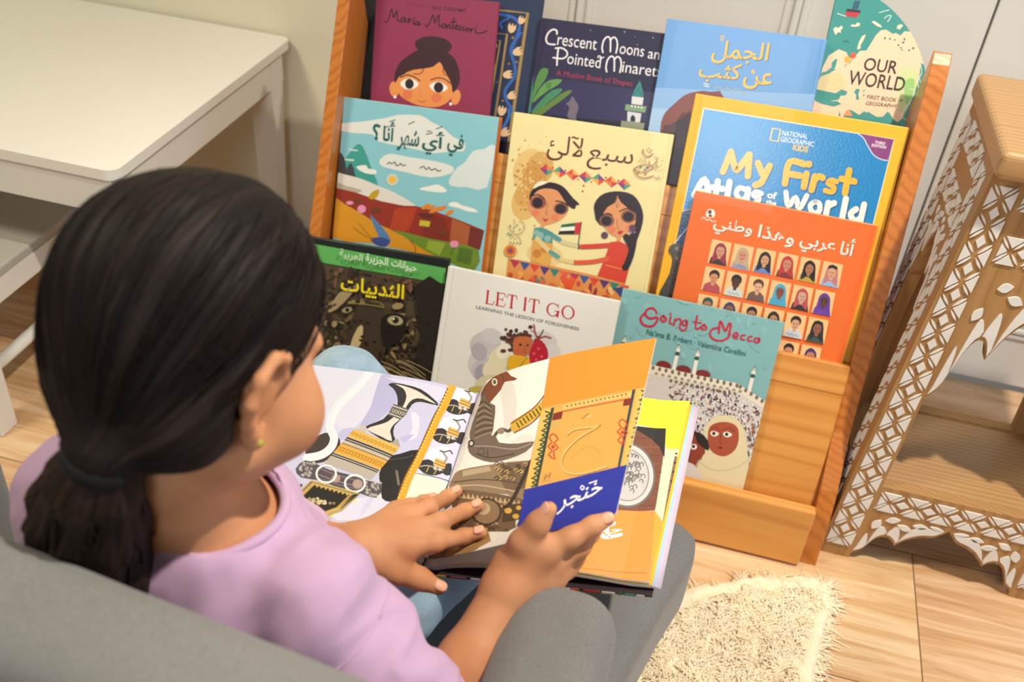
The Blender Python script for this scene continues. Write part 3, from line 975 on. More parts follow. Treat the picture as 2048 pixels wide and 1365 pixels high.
a.stroke([(1545, 280), (1500, 350), (1465, 430)], 20, '#2c5da6').stroke([(1385, 240), (1370, 195), (1440, 155)], 16, '#2c5da6').stroke([(1435, 930), (1440, 1000), (1395, 1100)], 16, '#3a6cb3')
for (x, y, r, ang) in ((1465, 240, 44, .2), (1548, 172, 38, .4), (1516, 440, 46, 1.2), (1432, 636, 44, 1.4), (1465, 815, 42, 1.1), (1380, 945, 46, .2), (1408, 1130, 46, 1.0), (1320, 1310, 44, .4)):
    P = [(-.8, -.2), (-.55, -1), (-.2, -.35), (.05, -1.05), (.3, -.35), (.7, -.9), (.85, 0), (.5, .75), (0, 1), (-.5, .7)]
    c, d = math.cos(ang), math.sin(ang)
    a.poly([(x+r*(p*c-q*d), y+r*(p*d+q*c)) for p, q in P], '#d9b78f')
a.dots([(1475, 322, 12), (1508, 528, 11), (1442, 545, 10), (1390, 860, 10), (1340, 700, 7)], '#8d6b3e')
b, a = newbook('picture_book', 'maroon book with a cartoon girl wearing her hair in a bun', (753, -16), (998, 4), 1.266, LZ3, .010, '#8b3350', spine=None)
a.z(680, 0, 4.2667)
a.text('Little People,', (565, 50), (778, 76), 34, '#6b2840').text('BIG DREAMS', (792, 82), (1068, 106), 34, '#4a1c2c', .012).text('®', (1066, 90), (1082, 92), 14, '#4a1c2c')
INK = '#26141c'
for st in ([(380, 182), (400, 190), (425, 130), (440, 78), (452, 118), (456, 152), (478, 105), (490, 92), (486, 140), (496, 180), (512, 172)],
           [(553, 150), (530, 152), (520, 180), (537, 190), (555, 155), (557, 188), (572, 184)], [(580, 162), (588, 160), (584, 196), (600, 166), (616, 166)],
           [(630, 172), (626, 205), (640, 202)], [(672, 186), (650, 186), (642, 208), (656, 214), (674, 190), (672, 214), (688, 208)],
           [(730, 208), (745, 228), (770, 185), (792, 126), (803, 165), (808, 196), (832, 145), (846, 130), (842, 180), (850, 226), (864, 220)],
           [(888, 202), (872, 210), (873, 234), (890, 238), (900, 216), (888, 202)], [(908, 208), (912, 242), (926, 214), (938, 212), (941, 243), (952, 238)],
           [(972, 150), (963, 232), (978, 246)], [(940, 188), (996, 184)], [(985, 232), (1006, 226), (1000, 212), (985, 224), (988, 248), (1012, 248)],
           [(1034, 222), (1020, 232), (1036, 248), (1020, 258)], [(1060, 228), (1048, 238), (1062, 254), (1046, 264)], [(1090, 240), (1076, 250), (1084, 268), (1100, 256), (1090, 240)],
           [(1112, 240), (1116, 272), (1128, 246), (1144, 246)], [(1160, 250), (1156, 278), (1178, 284), (1215, 280), (1254, 262)]):
    a.stroke(st, 9.5, INK, 4)
a.dots([(634, 152, 6), (1166, 228, 6)], INK)
SK = '#e0904f'; HR = '#3b1f24'
a.ell(797, 388, 158, 78, HR, .08, 28)
a.ell(463, 762, 41, 66, SK, -.1).ell(990, 832, 38, 66, SK, .25)
a.poly([(478, 690), (520, 640), (620, 600), (780, 560), (850, 530), (905, 600), (960, 700), (968, 790), (930, 862), (860, 904), (790, 915), (690, 905), (600, 872), (520, 822), (492, 760)], SK, 3)
a.poly([(470, 712), (468, 640), (490, 570), (530, 515), (600, 465), (660, 430), (740, 415), (830, 422), (930, 455), (990, 520), (1020, 620), (1018, 710), (966, 796), (955, 740), (930, 670), (885, 590), (852, 528), (800, 568), (720, 585), (630, 596), (560, 622), (505, 655)], HR, 2)
a.stroke([(715, 580), (700, 618), (665, 634), (630, 630)], 7, HR).stroke([(880, 590), (890, 630), (925, 650), (940, 680)], 7, HR).stroke([(560, 625), (530, 640), (512, 660)], 6, HR)
a.poly([(515, 712), (555, 676), (615, 672), (672, 716), (640, 752), (580, 764), (540, 748)], '#ece6de', 3).poly([(762, 730), (800, 706), (860, 700), (920, 748), (890, 778), (830, 788), (790, 768)], '#ece6de', 3)
a.ell(593, 716, 37, 44, '#2c2024').ell(842, 746, 41, 45, '#2c2024')
a.stroke([(520, 660), (580, 640), (640, 660), (682, 690)], 9, HR).stroke([(775, 682), (840, 665), (900, 680), (940, 712)], 9, HR)
a.ell(577, 806, 42, 40, '#d9764c').ell(824, 836, 44, 40, '#d9764c')
a.stroke([(668, 858), (700, 872), (735, 862)], 6, '#a94f38').stroke([(690, 760), (676, 800), (700, 812)], 4, '#cf7d43')
a.dots([(470, 828, 13), (945, 888, 13)], '#f2ede6')
b, a = newbook('picture_book', 'navy book with white title, red subtitle and minaret picture', (1082, 35), (1331, 67), 1.276, LZ3, .011, '#2a2743', spine='L', wid=.212)
a.z(1020, 0, 4.265)
WH = '#e4e0e2'
a.poly([(180, 640), (1300, 800), (1200, 1300), (60, 1300)], '#2c2450').poly([(140, 960), (600, 1010), (1150, 1040), (1100, 1300), (60, 1300)], '#1b1a2b')
for p, q in (((0, 0), 1), ((33, 166), 1)):
    a.stroke([(792+p[0], 447+p[1]), (786+p[0], 405+p[1]), (800+p[0], 345+p[1]), (832+p[0], 314+p[1]), (856+p[0], 340+p[1]), (856+p[0], 440+p[1])], 13, WH)
    a.stroke([(856+p[0], 345+p[1]), (882+p[0], 318+p[1]), (908+p[0], 336+p[1]), (916+p[0], 390+p[1]), (904+p[0], 452+p[1])], 13, WH)
a.stroke([(400, 290), (398, 262), (366, 252), (328, 280), (308, 330), (325, 372), (384, 380)], 14, WH)
a.stroke([(400, 556), (404, 480), (412, 415)], 14, WH).stroke([(388, 412), (440, 410), (482, 436), (486, 474), (450, 500), (400, 496), (368, 492)], 13, WH).stroke([(750, 492), (758, 476), (772, 484), (770, 500), (800, 488)], 9, WH)
a.text('rescent', (400, 384), (735, 428), 84, WH, .0).text('oons', (930, 458), (1138, 486), 68, WH).text('and', (1172, 498), (1330, 518), 90, WH)
a.text('ointed', (484, 544), (768, 584), 100, WH).text('inarets', (952, 616), (1290, 662), 92, WH)
a.text('A Muslim Book of Shapes', (390, 658), (1040, 752), 62, '#a42a4d')
for P, c in (([(176, 900), (215, 700), (262, 592), (312, 584), (328, 606), (300, 680), (230, 780)], '#4f8240'), ([(190, 880), (260, 750), (340, 684), (446, 680), (400, 730), (330, 770), (250, 830)], '#5c9143'),
             ([(300, 720), (360, 700), (330, 770)], '#4a7a3e'), ([(180, 960), (270, 850), (360, 770), (446, 756), (420, 800), (320, 880), (230, 960)], '#3f8155'), ([(190, 970), (330, 880), (420, 810), (500, 770), (528, 782), (450, 850), (350, 920), (240, 1000)], '#5d7a35'),
             ([(176, 660), (198, 650), (180, 940), (146, 960)], '#3f7466')):
    a.poly(P, c, 2)
a.poly([(476, 886), (505, 866), (520, 838), (536, 820), (552, 850), (578, 890), (584, 930), (562, 990), (566, 1030), (505, 1012), (488, 990), (505, 930), (500, 905)], '#6e6470', 2)
a.poly([(1108, 686), (1128, 750), (1142, 826), (1042, 818), (1070, 750)], '#2f817b').stroke([(1060, 800), (1115, 740), (1128, 750)], 6, '#1d5d5e', 0).stroke([(1128, 812), (1080, 750)], 6, '#1d5d5e', 0)
a.poly([(1040, 822), (1140, 832), (1130, 898), (1036, 888)], '#d5d4da').poly([(988, 890), (1166, 908), (1152, 962), (980, 940)], '#7c9a76').poly([(1002, 950), (1122, 968), (1108, 1046), (1000, 1034)], '#d0cfd6').poly([(950, 1030), (1148, 1052), (1138, 1112), (942, 1092)], '#8a8d76')
a.poly([(1026, 1034), (1028, 1000), (1048, 978), (1070, 1004), (1066, 1040)], '#1b1c2a').dots([(1040+k*28, 906+k*4, 8) for k in range(4)], '#e8e6df')
a.dots([(687, 258, 4), (978, 272, 6), (1220, 322, 5), (1066, 318, 3), (1086, 382, 4)], '#b9b4c9')
b, a = newbook('picture_book', 'light blue book with gold Arabic title above a red-brown hill', (1335, 37), (1653, 79), 1.262, LZ3, .011, '#6c9dd4', spine='R')
a.z(1280, 0, 2.968)
a.poly([(60, 520), (1040, 560), (980, 900), (0, 900)], '#86aedb').poly([(40, 640), (1030, 700), (980, 900), (0, 900)], '#9dbde0')
a.poly([(118, 792), (124, 730), (150, 668), (205, 615), (265, 565), (330, 545), (420, 545), (520, 620), (520, 1300), (60, 1300), (90, 860)], '#7d3d33', 2).poly([(120, 800), (180, 740), (260, 700), (320, 690), (320, 1300), (90, 1300)], '#4a2a2c', 2)
for dx, c in ((4, '#4b5a80'), (0, '#dcb951')):
    a.text('الجمل', (416+dx, 374+dx), (750+dx, 392+dx), 138, c, .012, True)
    a.text('عن', (604+dx, 522+dx), (772+dx, 546+dx), 118, c, .012, True).text('كثب', (340+dx, 484+dx), (586+dx, 500+dx), 122, c, .012, True)
a.stroke([(478, 240), (484, 214), (498, 218), (492, 236), (478, 240)], 6, '#dcb951').stroke([(662, 425), (672, 418), (680, 428), (670, 436), (662, 425)], 5, '#dcb951').stroke([(378, 496), (408, 502)], 5, '#e9e4d6', 0).stroke([(380, 510), (408, 516)], 5, '#e9e4d6', 0)
a.stroke([(440, 524), (470, 516), (490, 534), (520, 524), (540, 538), (580, 528), (600, 546), (638, 554)], 4, '#b6b489')
# semicircular book
b = Book('board_book', 'half-round board book with a world map, rightmost on the top tier', (1672, 0), (1760, 12), 1.282, LZ3, .016, '#3d8f88', spine=None)
BOOKS.append(b); a = b.art
cp_ = [b.to_uv(x, y) for x, y in ((1765, 0), (1803, 45), (1840, 112), (1856, 175), (1851, 230), (1828, 285))]
lp_ = [b.to_uv(x, y) for x, y in ((1672, 0), (1647, 112), (1624, 222))]
A_ = np.array([[2*u, 2*v, 1] for u, v in cp_]); y_ = np.array([u*u+v*v for u, v in cp_])
sol = np.linalg.lstsq(A_, y_, rcond=None)[0]; cu_, cv_ = sol[0], sol[1]; rad_ = math.sqrt(sol[2]+cu_**2+cv_**2)
ld = np.array(lp_[2])-np.array(lp_[0]); ld /= np.linalg.norm(ld); lq = np.array([ld[1], -ld[0]])
if lq[0] < 0: lq = -lq
c0 = np.array(lp_[1])+ld*float((np.array([cu_, cv_])-np.array(lp_[1]))@ld)
off_ = (np.array([cu_, cv_])-c0)@lq
R_ = rad_
a0 = math.acos(max(-1, min(1, -off_/R_)))
half = [tuple(np.array([cu_, cv_])+R_*(math.cos(t_)*lq+math.sin(t_)*ld)) for t_ in np.linspace(-a0, a0, 49)]
vmax = max(v for u, v in half)
mv = b.h-vmax
b.shape = half
b.to3_0 = b.to3
a.to3 = b.to3
PH_ = np.array(half)
def inside_half(u, v):
    q = np.array([u, v]); return (q-c0)@lq > 0.0 and np.hypot(u-cu_, v-cv_) < R_-.0004
def clip_world(uv, col, a=a):
    a.layer += a.inc
    P = [np.array(q, float) for q in uv]
    # clip against the half disc edge by edge
    for i in range(len(PH_)):
        e0, e1 = PH_[i], PH_[(i+1) % len(PH_)]
        n_ = np.array([-(e1-e0)[1], (e1-e0)[0]]); n_ = n_ if (PH_.mean(0)-e0)@n_ > 0 else -n_
        out = []
        for k in range(len(P)):
            p, q = P[k], P[(k+1) % len(P)]; dp, dq = (p-e0)@n_, (q-e0)@n_
            if dp >= 0: out.append(p)
            if (dp >= 0) != (dq >= 0): out.append(p+(q-p)*dp/(dp-dq))
        P = out
        if len(P) < 3: return
    P = [q for n_, q in enumerate(P) if np.abs(q-P[n_-1]).max() > 1e-7]
    if len(P) < 3: return
    tr = tessellate_polygon([[Vector((q[0], q[1], 0)) for q in P]])
    if tr: a.emit(P, [tuple(t_) for t_ in tr], col)
a.polyuv = clip_world
a.u1 = 9; a.v1 = 9
a.z(1280, 0, 2.968)
LA = '#ecc9a8'; SEA = '#3d8f88'
a.poly([(1062, 490), (1085, 400), (1120, 330), (1180, 293), (1225, 310), (1242, 350), (1280, 332), (1305, 302), (1345, 300), (1372, 256), (1400, 210), (1430, 180), (1462, 176), (1500, 202), (1520, 196), (1545, 212), (1570, 186), (1626, 190), (1660, 262), (1690, 330), (1702, 400), (1668, 372), (1655, 470), (1625, 560), (1604, 620), (1575, 660), (1560, 700), (1530, 725), (1500, 708), (1470, 662), (1440, 694), (1405, 694), (1355, 664), (1300, 682), (1250, 650), (1200, 700), (1010, 662), (1028, 590), (1100, 604), (1180, 592), (1195, 560), (1120, 545), (1050, 530)], LA)
a.poly([(1040, 520), (1085, 440), (1140, 430), (1200, 440), (1220, 520), (1140, 540), (1060, 530)], '#d8c58f', 2).poly([(1540, 440), (1600, 400), (1650, 420), (1640, 500), (1610, 590), (1580, 660), (1545, 660), (1530, 560)], '#c5cf95', 2).poly([(1575, 480), (1630, 470), (1620, 560), (1590, 630), (1570, 580)], '#93bf6f', 2)
for P in ([(1164, 552), (1198, 530), (1232, 544), (1222, 566), (1180, 570)], [(1270, 548), (1284, 526), (1306, 530), (1296, 560), (1302, 590), (1280, 594), (1284, 566)], [(1138, 372), (1160, 348), (1172, 352), (1160, 400), (1122, 440), (1110, 420), (1136, 400)],
          [(1032, 566), (1060, 572), (1110, 600), (1170, 600), (1196, 618), (1150, 634), (1080, 618), (1040, 600)], [(1080, 430), (1120, 420), (1160, 408), (1160, 416), (1110, 440), (1070, 455)], [(1178, 690), (1182, 655), (1192, 690)], [(1290, 690), (1330, 660), (1380, 690), (1395, 720), (1340, 735), (1290, 720)], [(1420, 720), (1440, 694), (1480, 668), (1510, 720), (1480, 740)], [(1320, 540), (1338, 528), (1330, 545)]):
    a.poly(P, SEA)
for P in ([(1288, 292), (1300, 250), (1318, 216), (1340, 204), (1328, 236), (1308, 268), (1310, 284), (1296, 294)], [(1146, 172), (1162, 160), (1178, 166), (1196, 152), (1204, 164), (1190, 182), (1194, 196), (1176, 190), (1160, 208)], [(1246, 154), (1262, 144), (1276, 150), (1290, 134), (1308, 140), (1300, 156), (1270, 160)],
          [(1374, 130), (1390, 124), (1430, 150), (1436, 164), (1408, 156)], [(1530, 150), (1550, 144), (1562, 152), (1540, 176), (1522, 168)], [(1490, 34), (1510, 44), (1530, 68), (1500, 52)], [(1676, 290), (1690, 320), (1700, 360), (1682, 330)]):
    a.poly(P, '#f0d5b9')
a.poly([(1226, 58), (1310, 66), (1300, 84), (1284, 104), (1218, 96)], '#b5313a').poly([(1228, 52), (1310, 62), (1308, 76), (1222, 68)], '#2a2436')
for x in (1278, 1290, 1302): a.stroke([(x-14, 52), (x, 8)], 8, '#2b3d68', 0)
a.stroke([(1172, 80), (1200, 90), (1222, 96)], 4, '#e8efe9').dots([(1231, 352, 19)], '#e9a62f').dots([(1264, 330, 18)], '#df5439').stroke([(1228, 376), (1214, 398)], 3, '#4a3b2b', 0).stroke([(1258, 352), (1240, 380)], 3, '#4a3b2b', 0)
a.dots([(1484, 230, 5, 8), (1512, 236, 5), (1454, 226, 5, 8), (1570, 232, 5, 9), (1534, 268, 6), (1548, 284, 5), (1562, 252, 8, 6), (1598, 298, 6), (1622, 286, 7), (1556, 296, 5)], '#2f7f74')
for st in ([(1664, 380), (1672, 430), (1650, 480), (1652, 520)], [(1690, 340), (1694, 420), (1670, 500), (1660, 470)], [(1600, 530), (1630, 540), (1610, 590), (1560, 660), (1552, 690)], [(1640, 630), (1628, 660), (1610, 700), (1625, 720)], [(1420, 76), (1450, 66), (1478, 60)], [(1450, 110), (1466, 96), (1490, 94), (1470, 130)]):
    a.stroke(st, 4, '#dfeee2')
a.poly([(1206, 688), (1222, 660), (1240, 648), (1262, 690)], '#e0905a').stroke([(1206, 246), (1222, 242), (1240, 250)], 4, '#2c5f5c')
a.text('OUR', (1322, 416), (1520, 440), 78, '#262019', .006).text('WORLD', (1230, 500), (1562, 544), 86, '#262019', .006)
a.text('A', (1322, 570), (1332, 572), 14, '#4a3a2c').text('FIRST BOOK', (1346, 586), (1520, 606), 24, '#4a3a2c').text('OF', (1534, 602), (1560, 605), 15, '#4a3a2c').text('GEOGRAPHY', (1338, 622), (1522, 642), 22, '#4a3a2c')
a.stroke([(1560, 700), (1600, 720), (1660, 690)], 6, '#b8c06e')

# ---- middle tier
b, a = newbook('picture_book', 'pale blue book with painted hills and green Arabic lettering, left end of middle tier', (688, 194), (998, 235), 1.222, LZ2, .012, '#84bfca', spine=None, back='#c46a1e', edge=.0035)
a.z(640, 180, 3.592)
CL = '#d9dcd6'
a.poly([(160, 240), (300, 228), (480, 200), (560, 180), (720, 182), (800, 230), (880, 270), (960, 340), (1040, 380), (1030, 440), (950, 440), (820, 455), (700, 430), (560, 400), (420, 370), (380, 320), (250, 310), (150, 290)], CL, 2)
a.poly([(430, 500), (500, 458), (620, 480), (760, 500), (900, 530), (960, 560), (940, 600), (800, 630), (650, 600), (520, 570), (440, 545)], CL, 2).poly([(985, 560), (1040, 520), (1100, 440), (1180, 425), (1260, 400), (1200, 700), (1060, 700), (940, 690), (930, 640)], '#cfd9d8', 2)
a.poly([(710, 710), (790, 690), (850, 680), (910, 720), (880, 738), (760, 725)], '#e4e6e0', 2).poly([(930, 812), (980, 806), (1020, 830), (1100, 850), (1135, 880), (1050, 870), (1000, 850), (930, 835)], '#e4e6e0', 2)
a.poly([(170, 520), (215, 450), (262, 394), (300, 398), (340, 480), (372, 570), (420, 700), (300, 660), (200, 600)], '#3c998e', 2).poly([(262, 550), (330, 540), (345, 565), (400, 575), (400, 605), (330, 600), (280, 575)], '#dfe4df', 2).stroke([(180, 500), (240, 505)], 12, '#c9dbd8', 0).stroke([(215, 430), (268, 436)], 10, '#c9dbd8', 0)
a.poly([(120, 610), (130, 470), (150, 448), (176, 490), (190, 570), (205, 540), (225, 524), (244, 570), (258, 630)], '#3d4247')
a.poly([(110, 600), (180, 608), (300, 640), (420, 690), (540, 740), (690, 832), (600, 840), (420, 800), (240, 740), (105, 705)], '#d8d3cb', 2).poly([(110, 660), (190, 690), (300, 720), (250, 742), (105, 705)], '#b0a695', 2)
a.poly([(100, 700), (250, 735), (440, 800), (600, 832), (690, 834), (820, 870), (1000, 935), (1180, 1010), (1150, 1150), (1000, 1115), (700, 1070), (480, 1010), (280, 900), (90, 790)], '#8f3023')
a.poly([(540, 850), (700, 842), (660, 960), (600, 1030), (500, 1000)], '#a83c22').poly([(740, 880), (900, 920), (940, 1090), (740, 1060)], '#7b2d20').poly([(950, 920), (1080, 980), (1060, 1120), (930, 1090)], '#a45a34').poly([(1080, 985), (1180, 1010), (1150, 1150), (1060, 1125)], '#6f2c27')
for k in range(7): a.stroke([(540+k*20, 870+k*3), (512+k*20, 990+k*6)], 4, '#c2512c', 0)
a.poly([(80, 780), (180, 822), (300, 890), (420, 965), (540, 1015), (640, 1080), (720, 1130), (850, 1200), (600, 1150), (350, 1100), (60, 1050)], '#cf8e20', 2).poly([(500, 1005), (640, 1030), (800, 1070), (960, 1100), (1140, 1150), (1110, 1300), (900, 1225), (800, 1180), (700, 1120), (600, 1050)], '#68852c', 2)
a.poly([(780, 1080), (900, 1100), (860, 1190), (760, 1140)], '#8da23a').poly([(1000, 1130), (1100, 1150), (1080, 1260), (980, 1230)], '#4f6c26')
a.poly([(358, 898), (410, 945), (460, 1000), (512, 1085), (470, 1110), (420, 1050)], '#527aa6', 2).poly([(362, 1070), (430, 1058), (505, 1085), (470, 1128), (400, 1112)], '#3b4a86', 2).stroke([(240, 990), (310, 1040), (390, 1080)], 5, '#7a5418').stroke([(280, 960), (330, 1020), (385, 1070)], 4, '#7a5418').stroke([(640, 1075), (680, 1120), (688, 1165)], 6, '#8a3a1c')
a.ell(520, 645, 44, 44, '#b9cfc6').ell(520, 645, 26, 26, '#f0b42c')
a.poly([(350, 768), (380, 730), (428, 716), (410, 770), (370, 788)], '#b89a22', 2).dots([(300, 856, 32, 30), (215, 812, 28, 14), (965, 1108, 32, 26)], '#dc8fb0').stroke([(965, 1130), (940, 1180)], 5, '#3f4a22', 0)
for (x, y, rx, ry) in ((762, 838, 36, 15), (830, 862, 50, 14), (880, 850, 34, 14), (932, 880, 32, 15), (800, 845, 30, 12)): a.ell(x, y, rx, ry, '#d6822e', -.45)
a.poly([(720, 935), (795, 945), (785, 985), (712, 975)], '#c0b43a').poly([(700, 885), (810, 890), (820, 920), (730, 915)], '#5e2a1e')
a.dots([(400, 866, 40, 22), (270, 800, 28, 14), (890, 1030, 30, 18)], '#6a3a22')
GR = '#17605a'
a.text('في', (908, 470), (1022, 492), 168, GR, .02, True).text('أي', (728, 456), (886, 477), 172, GR, .02, True).text('شهر', (556, 432), (706, 445), 150, GR, .02, True).text('أنا', (450, 364), (536, 374), 142, GR, .02, True).text('؟', (374, 356), (428, 364), 116, GR, .03, True)
for st in ([(502, 228), (542, 214)], [(636, 246), (680, 226)], [(836, 280), (880, 262)], [(770, 292), (780, 300), (790, 292), (800, 300)], [(764, 318), (808, 308)], [(470, 268), (494, 262)], [(556, 408), (578, 412)], [(552, 424), (570, 430)]): a.stroke(st, 5, GR, 0)
a.stroke([(484, 534), (500, 518), (516, 530), (540, 516), (548, 540), (566, 540), (580, 528), (598, 544), (616, 538)], 5, '#23424a').stroke([(718, 562), (744, 548), (764, 570), (784, 556), (800, 574), (830, 566), (846, 580), (870, 578)], 5, '#23424a')

b, a = newbook('picture_book', 'pale yellow book with a painted boy and girl holding a flag', (1028, 224), (1347, 270), 1.220, LZ2, .012, '#e4d79e', spine='R')
a.z(960, 210, 3.329)
for (x, y, rx, ry, c) in ((330, 440, 110, 150, '#ddbd78'), (300, 650, 90, 120, '#d9b268'), (400, 420, 90, 110, '#cfa35c'), (360, 500, 80, 110, '#c8944c'), (290, 600, 60, 80, '#cfa057'), (430, 1000, 120, 80, '#dcc184')): a.ell(x, y, rx, ry, c, .2, 26)
rr_ = random.Random(3)
a.dots([(rr_.gauss(330, 60), rr_.gauss(500, 120), rr_.uniform(4, 12)) for _ in range(60)], '#c08a42', 7).dots([(rr_.gauss(330, 55), rr_.gauss(480, 110), rr_.uniform(3, 9)) for _ in range(50)], '#e0c080', 7)
BR = '#5a1d15'
a.text('سبع', (704, 424), (1004, 460), 134, BR, .0, True).text('لآلئ', (438, 364), (672, 392), 176, BR, .0, True)
QC = ['#c2384a', '#e07b3c', '#3f9d7c', '#7b3b86', '#d24a36', '#e5a24a']
for k in range(7):
    x = 445+k*86; y = 432+k*16; w_, h_ = 45, 38
    for j, (dx, dy, ex, ey) in enumerate(((-1, 0, 0, -1), (0, -1, 1, 0), (1, 0, 0, 1), (0, 1, -1, 0))):
        a.poly([(x, y), (x+dx*w_, y+dy*h_+dx*8), (x+ex*w_, y+ey*h_+ex*8)], QC[(k*2+j) % 6])
a.dots([(485, 420, 8), (570, 437, 8), (653, 496, 7), (742, 512, 7), (838, 484, 8), (922, 504, 8), (690, 538, 8), (684, 575, 8)], '#b93a34', 4)
SK2 = '#d79260'; DK = '#2a1b22'
a.poly([(318, 680), (330, 620), (380, 560), (460, 545), (540, 580), (585, 660), (575, 730), (520, 775), (440, 800), (400, 790), (350, 730)], SK2, 3)
a.poly([(330, 640), (332, 600), (352, 560), (400, 530), (470, 514), (540, 535), (580, 570), (620, 620), (664, 662), (640, 668), (630, 694), (585, 670), (545, 610), (510, 568), (440, 556), (385, 570), (350, 610)], DK, 2).poly([(352, 560), (372, 525), (410, 506), (455, 516), (390, 542)], '#e9e2c6', 2)
a.ell(388, 650, 54, 44, '#8a5440').ell(384, 652, 36, 34, DK).ell(540, 690, 50, 40, '#8a5440').ell(538, 692, 36, 32, DK)
a.stroke([(345, 606), (390, 598), (430, 625)], 8, DK).stroke([(505, 640), (545, 646), (585, 668)], 8, DK).stroke([(452, 650), (440, 720), (452, 730)], 4, '#9a5a3a').poly([(416, 752), (436, 762), (458, 756), (440, 780), (428, 774)], '#b32a2e').dots([(372, 720, 24), (500, 750, 24)], '#d97a56')
a.stroke([(418, 795), (416, 830)], 22, SK2, 0).poly([(362, 818), (400, 815), (440, 826), (486, 850), (482, 930), (350, 900)], '#4d8f92').poly([(352, 895), (484, 925), (466, 1076), (338, 1040)], '#d3a04c').dots([(400, 870, 26), (450, 890, 22), (375, 850, 20)], '#86b0a4').dots([(380, 990, 30), (430, 960, 26)], '#c07a34')
a.stroke([(478, 868), (540, 906), (600, 928), (668, 938)], 30, '#cfc493').stroke([(478, 866), (530, 898)], 30, '#4d8f92').stroke([(380, 890), (470, 980), (550, 1030), (630, 1048)], 30, '#d8c283').stroke([(470, 980), (520, 1012)], 30, '#5b958c').stroke([(630, 1034), (628, 1062)], 6, DK, 0)
a.poly([(764, 720), (762, 660), (800, 606), (860, 580), (940, 576), (1020, 600), (1066, 660), (1088, 740), (1072, 830), (1046, 900), (1034, 970), (1000, 1040), (962, 1086), (956, 1000), (984, 900), (990, 820), (800, 800)], DK, 2)
a.poly([(800, 720), (830, 660), (900, 600), (960, 640), (1020, 700), (1036, 780), (990, 850), (930, 880), (870, 860), (820, 800)], SK2, 3)
a.poly([(770, 740), (790, 660), (850, 600), (912, 592), (900, 650), (850, 680), (815, 740), (805, 800)], DK, 2).poly([(912, 592), (960, 600), (1030, 680), (1046, 780), (1000, 700), (940, 650)], DK, 2)
a.ell(845, 770, 50, 44, '#8a5440').ell(842, 772, 36, 32, DK).ell(990, 742, 52, 44, '#8a5440').ell(988, 744, 36, 32, DK)
a.stroke([(805, 742), (850, 722), (880, 735)], 8, DK).stroke([(930, 710), (980, 690), (1030, 712)], 8, DK).stroke([(912, 762), (918, 820), (930, 826)], 4, '#9a5a3a').poly([(914, 850), (935, 836), (956, 840), (940, 862), (925, 862)], '#b32a2e').dots([(880, 830, 24), (1000, 815, 24)], '#d97a56').stroke([(912, 612), (914, 670)], 3, '#8f6a34', 0).dots([(914, 676, 7), (900, 660, 4), (928, 664, 4)], '#8f6a34')
a.dots([(830, 868, 24), (1016, 820, 24)], '#5a4054').dots([(990, 838, 8), (1006, 850, 8), (1030, 848, 7)], '#8f7f96')
a.stroke([(926, 880), (922, 916)], 24, SK2, 0).poly([(868, 912), (930, 908), (994, 938), (1004, 1010), (990, 1100), (964, 1196), (776, 1152), (815, 1060), (846, 980)], '#cc3d27').stroke([(866, 934), (780, 940), (680, 944)], 32, '#cc3d27').stroke([(850, 1024), (750, 1044), (640, 1050)], 30, '#d3542f').stroke([(660, 930), (658, 958)], 8, DK, 0).stroke([(838, 1066), (970, 1100)], 4, '#e8a94a', 0)
a.stroke([(975, 880), (1010, 960), (985, 1050), (966, 1084)], 44, DK)
a.poly([(545, 797), (634, 785), (632, 808), (538, 816)], '#17603f').poly([(538, 816), (632, 808), (630, 835), (530, 840)], '#e9e6dc').poly([(530, 840), (630, 835), (628, 860), (522, 860)], '#1d191b').poly([(634, 785), (676, 780), (660, 860), (628, 861)], '#c02a30').stroke([(676, 780), (655, 932)], 5, '#2a2220', 0)
a.poly([(190, 1020), (480, 1072), (770, 1136), (965, 1190), (945, 1400), (150, 1400)], '#cf8a4a')
for k in range(12):
    x = 200+k*66; y = 1026+k*15
    a.poly([(x, y), (x+70, y+14), (x+30, y+62)], ['#a8304a', '#33508c', '#c9402e', '#4a2f6e', '#2f7a6e', '#d25a3c'][k % 6])
for k in range(46):
    x = rr_.uniform(190, 940); y = 1090+(x-190)*.2+rr_.uniform(0, 110)
    a.ell(x, y, rr_.uniform(10, 34), rr_.uniform(10, 26), rr_.choice(['#c2422c', '#d8623a', '#8c2f3a', '#e09a5a', '#5f7d76', '#b8502e', '#e2b27a']), rr_.uniform(0, 3), 10)
a.poly([(535, 1150), (560, 1130), (590, 1160), (610, 1140), (640, 1165), (605, 1225), (575, 1220)], '#d2512f', 2).poly([(890, 1220), (955, 1210), (940, 1280)], '#2b3f80')
a.dots([(205, 970, 42)], '#d98f44', 20).dots([(205, 970, 28)], '#c2592c', 18).dots([(205, 970, 13)], '#6b4a78', 12)
a.stroke([(196, 800), (215, 850), (260, 858), (296, 830), (292, 785), (265, 768)], 4, '#a8804a').dots([(205, 805, 5), (230, 815, 5), (250, 800, 5), (268, 828, 5), (225, 838, 5)], '#2d4c8a').dots([(190, 856, 6), (205, 866, 6)], '#2b6b4a').stroke([(205, 890), (222, 870), (234, 894), (258, 872), (274, 906)], 4, '#7a6b4a', 0).dots([(205+k*22, 914+k*2, 5) for k in range(4)], '#2d4c5a').stroke([(230, 760), (236, 800)], 3, '#a8804a', 0)
DC = '#97513a'
a.stroke([(1086, 295), (1092, 330), (1122, 344), (1154, 326)], 6, DC).stroke([(1112, 306), (1128, 280), (1134, 300), (1152, 296), (1136, 312), (1140, 322), (1122, 316)], 4, DC, 0).stroke([(1128, 372), (1130, 396), (1156, 400), (1168, 380)], 5, DC).stroke([(1058, 376), (1072, 354), (1082, 382), (1096, 356), (1106, 384)], 4, DC, 0)
